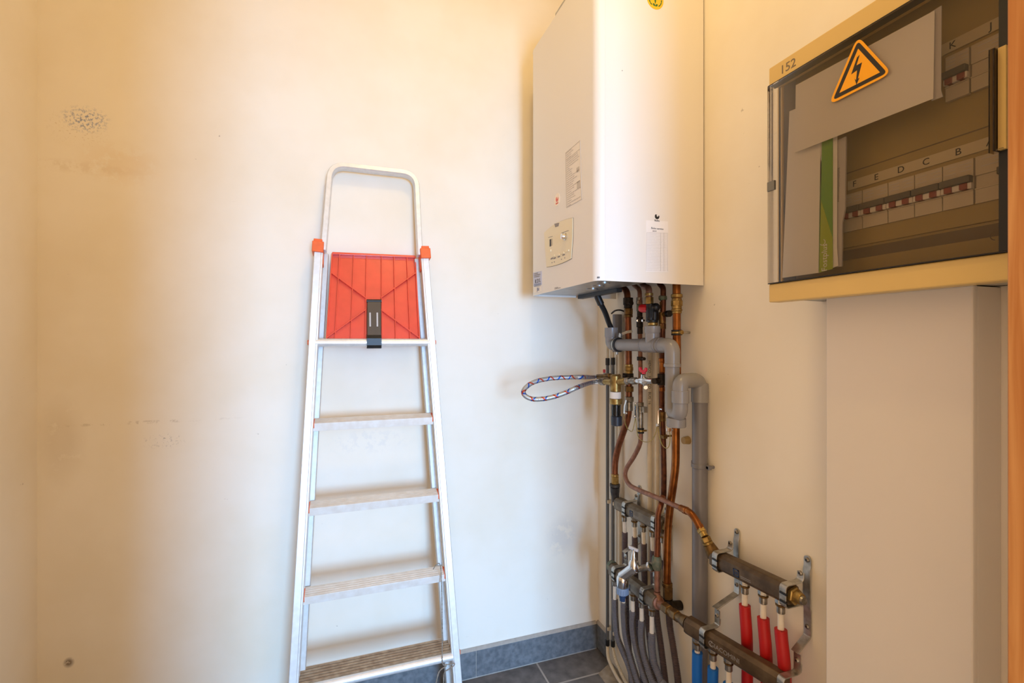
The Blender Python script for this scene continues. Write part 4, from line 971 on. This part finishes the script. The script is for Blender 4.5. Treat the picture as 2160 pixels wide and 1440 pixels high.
obj('filter_bowl', rod_px(MB(), 1299.5, 852, 878, XV, .0150, 22, .001), M_bowl, fv)
m = MB(); rod_px(m, 1299.5, 853, 878, XV, .0085)
for k in range(4): a_ = k * 1.57 + .5; p = at(1299.5, 865, X=XV); m.obox(p + Vector((math.cos(a_), math.sin(a_), 0)) * .0112, (.002, 0, 0), (0, .002, 0), (0, 0, .016))
obj('filter_insert', m, M_black, fv)
obj('bowl_cap', rod_px(MB(), 1300.5, 877, 897, XV, .0180, 22, .002), mat('blue_black_plastic', '252B38', .4), fv)
m = MB(); m.nut(lo_ + (lo_ - c) * .0, lo_ + (lo_ - c) * .42, .0125); obj('hose_nut', m, M_nickel, fv)
m = MB(); m.nut(ro, ro.lerp(at(1334, 803, X=XV + .02), .5), .0125); q1 = at(1342, 803, X=-.078); m.lathe(ro, q1 - ro, [(0, .008), ((q1-ro).length*.55, .008), ((q1-ro).length*.6, .0115), ((q1-ro).length, .0115)], 14); obj('outlet_union', m, M_nickel, fv)
q2 = at(1356, 803, X=-.075); q3 = at(1377.6, 803.5, X=-.0742)
m = MB(); m.rod(q1, q2, .0080, 14); m.lathe(q2, q3 - q2, [(-.012, .010), (0, .0125), (.012, .0120), (.02, .0085), ((q3-q2).length, .0085)], 16); m.rod(q2 + Vector((0, 0, .006)), at(1357, 788, X=-.080), .0075); m.rod(q2, at(1362, 817, X=-.10), .006); obj('ball_valve', m, M_chrome, fv)
b0 = at(1358, 783, X=-.085); m = MB(); m.rod(b0 + DN * .008, b0 + ZP * .004, .0060)
for s_ in (-1, 1):
    dirw = RD * s_; m.prism([b0 + dirw * .002 + DN * .004, b0 + dirw * .010 + DN * .004, b0 + dirw * .0190 + ZP * .002, b0 + dirw * .0190 + ZP * .0115, b0 + dirw * .012 + ZP * .0125, b0 + dirw * .006 + ZP * .005, b0 + dirw * .002 + ZP * .004], Vector((-.0055, 0, 0)))
obj('butterfly_handle', m, M_pinkr, fv, bevel=.0012)
# rear branch to the copper riser
r0, r1, r2 = at(1262, 794, X=XV + .026), at(1288, 793, X=-.068), at(1306, 793, X=XP - .024)
m = MB(); m.lathe(r0, r2 - r0, [(0, .0085), ((r2-r0).length * .3, .0085), ((r2-r0).length * .32, .0105), ((r2-r0).length * .6, .0105), ((r2-r0).length * .62, .007), ((r2-r0).length, .007)], 14); obj('rear_branch', m, M_brassd, fv)
k0 = at(1274.5, 786, X=-.075); m = MB(); m.rod(k0 + DN * .010, k0 + ZP * .001, .0040); obj('check_screw', m, M_nickel, fv)
obj('red_knob', MB().rod(k0, k0 + ZP * .012, .0045, 12, .001), M_redp, fv)
bh = thing('braided_hose', 'looped braided steel hose with red and blue threads sticking out from the filling valve', 'hose', lo_ + (lo_ - c) * .42)
h_a = lo_ + (lo_ - c) * .50
hpts = spline([h_a, at(1246, 807, X=XV - .022), at(1222, 815, Y=vy - .028), at(1190, 829, Y=vy - .026), at(1160, 838.5, Y=vy - .012), at(1130, 842, Y=vy + .004), at(1111, 837, Y=vy + .016), at(1104, 827, Y=vy + .024), at(1110, 816, Y=vy + .030), at(1128, 805, Y=vy + .034), at(1160, 798, Y=vy + .034), at(1200, 795.5, Y=vy + .026), at(1232, 795, Y=vy + .014), at(1253, 795, X=XV + .018), r0 + (r0 - r2).normalized() * .003], 10)
obj('braid', MB().tube(hpts, .0074, 16, uv=True), M_braid, bh)
m = MB(); m.lathe(h_a, hpts[6] - h_a, [(.001, .0086), (.005, .0090), (.022, .0090), (.023, .0078)], 16); m.lathe(hpts[-1], hpts[-8] - hpts[-1], [(.0015, .0086), (.014, .0090), (.015, .0078)], 16); obj('ferrule', m, M_chrome, bh)

# --- earthing wires
def wire(name, pts, lab): tag(obj(name, MB().tube(spline(pts, 8), .0012, 8), M_clear), lab, 'wire')
wire('earth_wire', ats((1316, 872, XP - .022), (1319, 893, XP - .026), (1325, 905, XP - .026), (1333, 909.5, XP - .026), (1337, 898, XP - .026), (1340, 882, XP - .022)), 'short green-yellow earth wire looped between the two left valve levers')
wire('earth_wire', ats((1341, 882, XP - .022), (1343, 905, XP - .026), (1347, 922, XP - .028), (1358, 931, XP - .028), (1372, 930, XP - .028), (1381, 918, XP - .026), (1386, 900, XP - .022)), 'longer earth wire sagging past the clip between the middle and right valve levers')
wire('earth_wire', ats((1388, 900, XP - .022), (1391, 920, XP - .026), (1397, 938, XP - .028), (1406, 945, XP - .028), (1412, 938, XP - .026), (1413.5, 920, XP - .024), (1412, 908, XP - .020)), 'green-yellow earth wire hanging from the right valve lever to the wide copper pipe')
p = at(1410, 906, X=XP - .022); m = MB(); m.nut(p + ZP * .005, p + DN * .005, .0062); m.rod(p, p + Vector((.012, -.004, 0)), .003); tag(obj('earth_clamp', m, M_chrome), 'small shiny earth clamp beneath the grey trap cap', 'clamp')

# ------------------------------------------------------------------ manifolds, brackets, hoses
def manifold(name, label, pa_, pb_, m, hs=.0205, lead=None, logo=None, txt=None, end=None, logo_t=.42):
    a, b = Vector(pa_), Vector(pb_); d = (b - a).normalized(); up = (ZP - d * d.z).normalized(); ot = d.cross(up)   # ot points into the room
    if ot.x > 0: ot = -ot
    o = thing(name, label, 'manifold', (a + b) / 2)
    sec = [(-.6, -1), (.6, -1), (1, -.6), (1, .1), (.9, .62), (.45, 1), (-.45, 1), (-.9, .62), (-1, .1), (-1, -.6)]
    # ridged upper faces like an extruded bar
    mb = MB(); mb.prism([a + ot * x * hs + up * y * hs for x, y in sec], b - a)
    obj('bar', mb, m, o, smooth=25, bevel=.0015)
    if logo:
        ce = a + (b - a) * logo_t + ot * (hs + .0001); sq = MB(); s_ = .0085
        for i, (u0, v0, u1, v1) in enumerate(((-1, -1, 1, -.7), (-1, .7, 1, 1), (-1, -1, -.7, 1), (.7, -1, 1, 1), (-.45, .05, .45, .3), (-.45, -.35, .45, -.1))):
            if logo == 'open' and i in (1, 2) or logo == 'open' and i > 3: continue
            p = [ce + d * u * s_ + up * (v * s_ - .002) for u, v in ((u0, v0), (u1, v0), (u1, v1), (u0, v1))]; sq.prism(p, ot * .0006)
        obj('logo', sq, mat('blue_logo', '1B2F57', .5), o, smooth=0)
        sm = MB()
        for k in range(2):
            p0 = ce + d * (.012 + k * .001) + up * (-.005 - k * .0035); sm.prism([p0, p0 + d * .03, p0 + d * .03 + up * .0012, p0 + up * .0012], ot * .0002)
        obj('small_print', sm, M_inkg, o, smooth=0)
    return o, a, b, d, up, ot

# bracket: a zinc strip screwed to the wall, looped round the upper bar and on to the lower one
def bracket(label, y, zA, zB, xA, xB, hs, rear_top=True):
    o = thing('manifold_bracket', label, 'bracket', (0, y, zB - .03), 'zinc brackets of the manifolds')
    W = Vector((0, .017, 0)); g = hs + .002
    def clip(zc, xc): 
        ins = xc + hs + .003
        return [(ins + .004, y, zc + g + .020), (ins + .003, y, zc + g + .006), (ins - .004, y, zc + g + .001), (xc - g + .004, y, zc + g + .001), (xc - g - .001, y, zc + g - .004), (xc - g - .001, y, zc - g + .004), (xc - g + .004, y, zc - g - .001), (ins - .004, y, zc - g - .001), (ins - .0005, y, zc - g - .004)]
    m = MB(); m.lathe((-.0019, y, zA + g + .043), XN, [(0, .0085), (.0022, .0085)], 22); m.strip([(-.003, y, zA + g + .043), (-.003, y, zA + g + .030), (-.0055, y, zA + g + .022), (-.0055, y, zA - g - .012), (-.003, y, zA - g - .02), (-.003, y, zB + g + .075), (-.006, y, zB + g + .070), (xB + hs - .004, y, zB + g + .045), (xB + hs + .004, y, zB + g + .040), (xB + hs + .004, y, zB + g + .004)], W, .0022)
    obj('strip', m, M_zinc, o, bevel=.0006)
    obj('upper_clip', MB().strip(fillet(clip(zA, xA), .005, 3), W * .95, .0022), M_zinc, o, bevel=.0005)
    obj('lower_clip', MB().strip(fillet(clip(zB, xB), .005, 3), W * .95, .0022), M_zinc, o, bevel=.0005)
    for zz, xx in ((zA + g + .043, -.004), (zA + g + .018, xA + hs + .0055), (zB + g + .092, -.004), (zB + g + .026, xB + hs + .003)):
        so = obj('screw', MB().lathe((xx, y, zz), XN, [(0, .0052), (.002, .0052), (.0038, .003)], 12), M_nickel, o)
        obj('screw_socket', MB().lathe((xx - .0036, y, zz), XN, [(0, .0022), (.0006, .002)], 8), M_black, so)
    for zc, xc in ((zA, xA), (zB, xB)):
        for dz in (.007, -.010):
            nb = MB(); nb.box((xc - g - .0042, y - .0105, zc + dz - .0022), (xc - g + .001, y + .006, zc + dz + .0022)); obj('rubber_nub', nb, M_black, o, bevel=.0006)
    return o

XM, XLm = -.042, -.082
def onbar(px, a, b):                     # point on a bar's axis seen at a picture column
    d = FW + RT * ((px - 1080) / FPX); n = (b - a); t = ((CAM.x - a.x) * d.y - (CAM.y - a.y) * d.x) / (n.x * d.y - n.y * d.x)
    return a + n * t
far_hot, A1, A2, dA, uA, oA = manifold('hot_water_manifold', 'far upper grey heating manifold under the bent copper pipe', at(1305, 1061, X=XM), at(1404, 1110, X=XM), M_mani, logo='box')
near_hot, R1, R2, dR, uR, oR = manifold('hot_water_manifold', 'near upper brown manifold feeding three red hoses', at(1509, 1175, X=-.050), at(1672, 1254, X=-.050), M_manid, logo='box', logo_t=.40)
far_cold, L1, L2, dL, uL, oL = manifold('cold_water_manifold', 'far lower grey manifold behind the chrome tap', at(1294, 1200, X=XLm), at(1388, 1271, X=XLm), M_mani, logo='open', logo_t=.50)
near_cold, B1, B2, dB, uB, oB = manifold('cold_water_manifold', 'near lower brown manifold with embossed lettering feeding blue hoses', at(1453, 1316, X=-.100), at(1655, 1440, X=-.058), M_manid)
text('embossed_lettering', 'GIACOMINI', .0150, onbar(1540, B1, B2) + oB * .0206 + uB * -.001, dB, uB, M_inkg, near_cold)
m = MB(); pg = onbar(1512, B1, B2) + oB * .0206; m.tube([pg + dB * .006 * math.cos(t) + uB * .006 * math.sin(t) for t in [math.radians(50 + 26 * i) for i in range(11)]], .0011, 6); obj('embossed_mark', m, M_inkg, near_cold)
# end fittings
m = MB(); m.nut(R2, R2 + dR * .010, .0185); obj('end_plug', m, M_brass, near_hot); obj('plug_cap', MB().lathe(R2 + dR * .010, dR, [(0, .0125), (.010, .0120), (.013, .0105)], 10), M_brass, near_hot)
obj('air_screw', MB().lathe(R2 + dR * .023 - uR * .002, dR, [(0, .0095), (.004, .008)], 14), M_nickel, near_hot)
m = MB(); m.lathe(L1 - dL * .016 + uL * .006, dL, [(-.004, .010), (.001, .0185), (.016, .0190)], 14); obj('end_plug', m, M_verd, far_cold)
m = MB(); m.nut(A2, A2 + dA * .014, .0165); obj('end_plug', m, M_brassd, far_hot)
# coupling between the two cold manifolds
cp = thing('cold_coupling', 'tarnished brass union joining the two lower manifolds beside the wide copper pipe', 'coupling', (L2 + B1) / 2)
d_ = (B1 - L2); ln = d_.length; dn = d_.normalized()
tee_p = at(1386, 1252, X=-.078)
m = MB(); m.lathe(L2, dn, [(0, .018), (.006, .018), (.008, .0120), (ln * .22, .0120)], 14); m.tube(fillet([tee_p + ZP * .006, tee_p + DN * .004, L2 + dn * .014], .010, 5), .0095, 14); obj('copper_elbow', m, M_copp, cp)
m = MB(); m.nut(L2 + dn * ln * .22, L2 + dn * ln * .42, .0150); m.lathe(L2 + dn * ln * .42, dn, [(0, .0112), (ln * .1, .0112)], 16); obj('union_nut', m, M_brassd, cp)
m = MB(); m.nut(L2 + dn * ln * .52, L2 + dn * ln * .68, .0150); m.lathe(L2 + dn * ln * .68, dn, [(0, .0118), (ln * .1, .0130), (ln * .32, .0178)], 16); obj('brass_socket', m, M_brassd, cp)

gY = lambda a, b, t: (a + (b - a) * t)
def brk(label, y, H1, H2, C1, C2, xA, xB):
    zA = H1.z + (H2.z - H1.z) * ((y - H1.y) / (H2.y - H1.y)); zB = C1.z + (C2.z - C1.z) * ((y - C1.y) / (C2.y - C1.y))
    if xB is None: xB = C1.x + (C2.x - C1.x) * ((y - C1.y) / (C2.y - C1.y))
    bracket(label, y, zA, zB, xA, xB, .0205)
brk('zinc bracket at the far end of the near manifolds, beside the grey downpipe', at(1508, 1180, X=-.0725).y, R1, R2, B1, B2, -.050, None)
brk('zinc bracket at the near end of the manifolds beside the white trunking', at(1652, 1258, X=-.0725).y, R1, R2, B1, B2, -.050, None)
brk('zinc bracket nearest the corner, holding the far manifolds beside the conduits', at(1315.5, 1060, X=XM - .0225).y, A1, A2, L1, L2, XM, XLm)
brk('zinc bracket of the far manifolds close to the dark copper riser', at(1377, 1100, X=XM - .0225).y, A1, A2, L1, L2, XM, XLm)

# hoses hanging from the outlets
def hose(name, label, group, top, path, m_sl, slv_from, r_sl=.0105, corr=True, pitch=.0042, r_in=.0066, conn=M_nickel, y_ring=M_brassd):
    """top: point under the manifold; path: points down to the floor; slv_from: point where the sleeve starts"""
    o = thing(name, label, 'hose', path[-1], group)
    full = [top, slv_from] + path
    m = MB(); m.nut(top + ZP * .004, top + DN * .010, .0112); obj('outlet_nut', m, conn, o)
    obj('brass_ring', MB().rod(top + DN * .010, top + DN * .0145, .0108, 18, .001), y_ring, o)
    obj('press_sleeve', MB().rod(top + DN * .0145, top + DN * .030, .0086, 16, .001), conn, o)
    sp = spline(full, 10); k = 10
    obj('inner_pipe', MB().tube([top + DN * .029, slv_from, sp[k + 3]], r_in, 14), M_white_pipe, o)
    body = sp[k:]
    if corr: mb = corrugated(MB(), body, r_sl, pitch)
    else: mb = MB().tube([body[0] + (body[0] - body[3]).normalized() * -.006, body[0]] + body, [r_sl - .0018, r_sl - .0018] + [r_sl] * len(body), 18)
    obj('sleeve', mb, m_sl, o)
    return o
def under(px, a, b, hs=.0215):       # point under a bar at a picture column
    d = FW + RT * ((px - 1080) / FPX); n = (b - a); t = ((CAM.x - a.x) * d.y - (CAM.y - a.y) * d.x) / (n.x * d.y - n.y * d.x)
    return a + n * t + DN * hs
def xd(p, px, y): return at(px, y, X=p.x)
wh = ['first', 'second', 'third', 'fourth', 'fifth']
floor_end = lambda p, dy, dx=0: Vector((p.x + dx, p.y + dy, .0))
# lower far manifold: five grey corrugated hoses
for i, (pt, ys, mids, ex) in enumerate((
    (1297, 1263, ((1298, 1300), (1303, 1345), (1325, 1400), (1337, 1445)), 1350),
    (1315.5, 1270, ((1316, 1300), (1320, 1345), (1334, 1400), (1348, 1445)), 1360),
    (1335, 1288, ((1334.5, 1320), (1339, 1355), (1352, 1405), (1365, 1445)), 1376),
    (1353.5, 1308, ((1353, 1340), (1357, 1375), (1369, 1415), (1381, 1445)), 1386),
    (1375, 1334, ((1375, 1360), (1379, 1395), (1388, 1420), (1398, 1445)), 1400))):
    top = under(pt, L1, L2); sv_ = Vector((top.x, top.y, at(pt, ys, X=top.x).z)); path = [xd(top, a, b) for a, b in mids]; d_ = path[-1] - path[-2]; e_ = path[-1] + d_ * .35; path += [e_, Vector((e_.x, e_.y - .008, .0))]
    hose('corrugated_hose', wh[i] + ' grey corrugated hose from the corner under the far lower manifold', 'grey hoses of the lower manifold', top, path, M_sleeve, sv_)
# upper far manifold: five hoses passing behind the lower bar
for i, (pt, ys) in enumerate(((1317, 1122), (1338, 1132), (1357, 1146), (1376, 1160), (1399, 1180))):
    top = under(pt, A1, A2); sv_ = Vector((top.x + .002, top.y, at(pt, ys, X=top.x).z))
    sh = -12 if i == 4 else 0; path = [at(pt + 1.5 + sh, 1196, X=-.034), at(pt + 3.5 + sh, 1235, X=-.0235), at(pt + 5 + 1.5 * i, 1300, X=-.0225), at(pt + 10 + 3 * i, 1370, X=-.027), at(pt + 16 + 4 * i, 1445, X=-.032)]
    if i == 4: path[:2] = [Vector((-.034, top.y, at(pt, 1200, X=top.x).z)), Vector((-.0225, top.y, at(pt, 1240, X=top.x).z))]; path[2] = Vector((-.0215, top.y - .002, at(pt, 1300, X=-.0225).z))
    path.append(Vector((-.034, path[-1].y - .03, .0)))
    hose('reddish_hose', wh[i] + ' dark corrugated hose from the corner under the far upper manifold', 'dark hoses of the upper manifold', top, path, M_sleeve_r, sv_, r_sl=.0098)
# near manifolds: three red and three blue
for i, (pt, ys) in enumerate(((1571, 1277), (1610, 1304), (1647, 1328))):
    top = under(pt, R1, R2); sv_ = Vector((top.x, top.y, at(pt + 2, ys, X=top.x).z)); zb = B1.z
    path = [xd(top, pt + 4 + i, ys + 60), at(pt + 5 + 2 * i, ys + 105, X=-.030), at(pt + 5 + 2 * i, ys + 175, X=-.024), at(pt + 3, ys + 240, X=-.026)]; path.append(Vector((-.03, path[-1].y - .01, .0)))
    hose('red_hose', ('red hose farthest from the trunking under the near upper manifold', 'middle red hose under the near upper manifold', 'red hose nearest the trunking under the near upper manifold')[i], 'red hoses', top, path, M_red, sv_, r_sl=.0128, corr=False)
for i, (pt, ys) in enumerate(((1471, 1376), (1504, 1409), (1537, 1443))):
    top = under(pt, B1, B2); sv_ = Vector((top.x, top.y, at(pt + 1, ys, X=top.x).z))
    path = [Vector((top.x, top.y + .001, sv_.z - .05)), Vector((top.x + .003, top.y + .003, sv_.z - .14)), Vector((top.x + .004, top.y, .0))]
    hose('blue_hose', ('blue hose in front of the grey downpipe under the near lower manifold', 'second blue hose right of the grey downpipe', 'third hose under the near lower manifold at the bottom edge')[i], 'blue hoses', top, path, M_blue, sv_, r_sl=.0126, corr=False)

# ------------------------------------------------------------------ garden-type tap on the riser
TXX = -.105
tp_ = thing('water_tap', 'chrome bib tap with T-handle and blue hose connector in front of the far lower manifold', 'tap', at(1317, 1262, X=-.14))
f0 = at(1379, 1192, X=-.085); f1 = at(1371, 1195, X=-.092); b0 = at(1337, 1201, X=-.118)
d = (b0 - f0)
m = MB(); m.lathe(f1, f1 - f0, [(-.004, .0150), (0, .0155), (.003, .0145), (.004, .009)], 22); obj('flange', m, M_chrome, tp_)
m = MB(); m.rod(f1, b0, .0092, 16); obj('stem', m, M_nickel, tp_)
bt = at(1337, 1183, X=-.122); sp0 = at(1340, 1196, X=-.120); sp1 = at(1312, 1216, X=-.140)
m = MB(); m.lathe(bt, (0, 0, -1), [(-.004, .0105), (0, .0125), (.006, .0150), (.024, .0165), (.032, .014)], 22); m.lathe(sp0, sp1 - sp0, [(0, .0165), ((sp1-sp0).length * .6, .0150), ((sp1-sp0).length, .0150)], 20)
obj('tap_body', m, M_chrome, tp_)
so_ = at(1313, 1216, X=-.140); m = MB(); m.lathe(so_ + ZP * .006, DN, [(0, .010), (.006, .0165), (.012, .0180), (.032, .0178), (.036, .0160)], 22); obj('spout', m, M_chrome, tp_)
m = MB(); m.lathe(at(1337, 1181, X=-.122), ZP, [(0, .0092), (.006, .0088), (.020, .0062), (.026, .0045), (.034, .0040)], 18); obj('spindle', m, M_chrome, tp_)
ht = at(1336.5, 1157, X=-.122); m = MB(); hd = RD * .8 + Vector((.25, 0, 0)); hd.normalize(); m.obox(ht, hd * .0165, hd.cross(ZP).normalized() * .0038, (0, 0, .0045)); obj('handle', m, mat('pale_chrome_handle', 'E6E9F2', .25, .4), tp_, bevel=.0015)
sb = so_ + DN * .031; m = MB(); m.lathe(sb, DN, [(0, .0172), (.003, .0178), (.020, .0172), (.022, .014)], 20)
for k in range(16): a_ = 2*math.pi*k/16; m.obox(sb + DN * .012 + Vector((math.cos(a_), math.sin(a_), 0)) * .0176, (.0009, 0, 0), (0, .0009, 0), (0, 0, .008))
cn = obj('hose_connector', m, M_bluec, tp_, label='translucent blue hose connector')
m = MB(); m.lathe(sb + DN * .022, DN, [(0, .0105), (.010, .0100), (.014, .0085), (.020, .0085)], 18); obj('connector_spigot', m, mat('dark_blue_plastic', '2C4468', .35), cn)
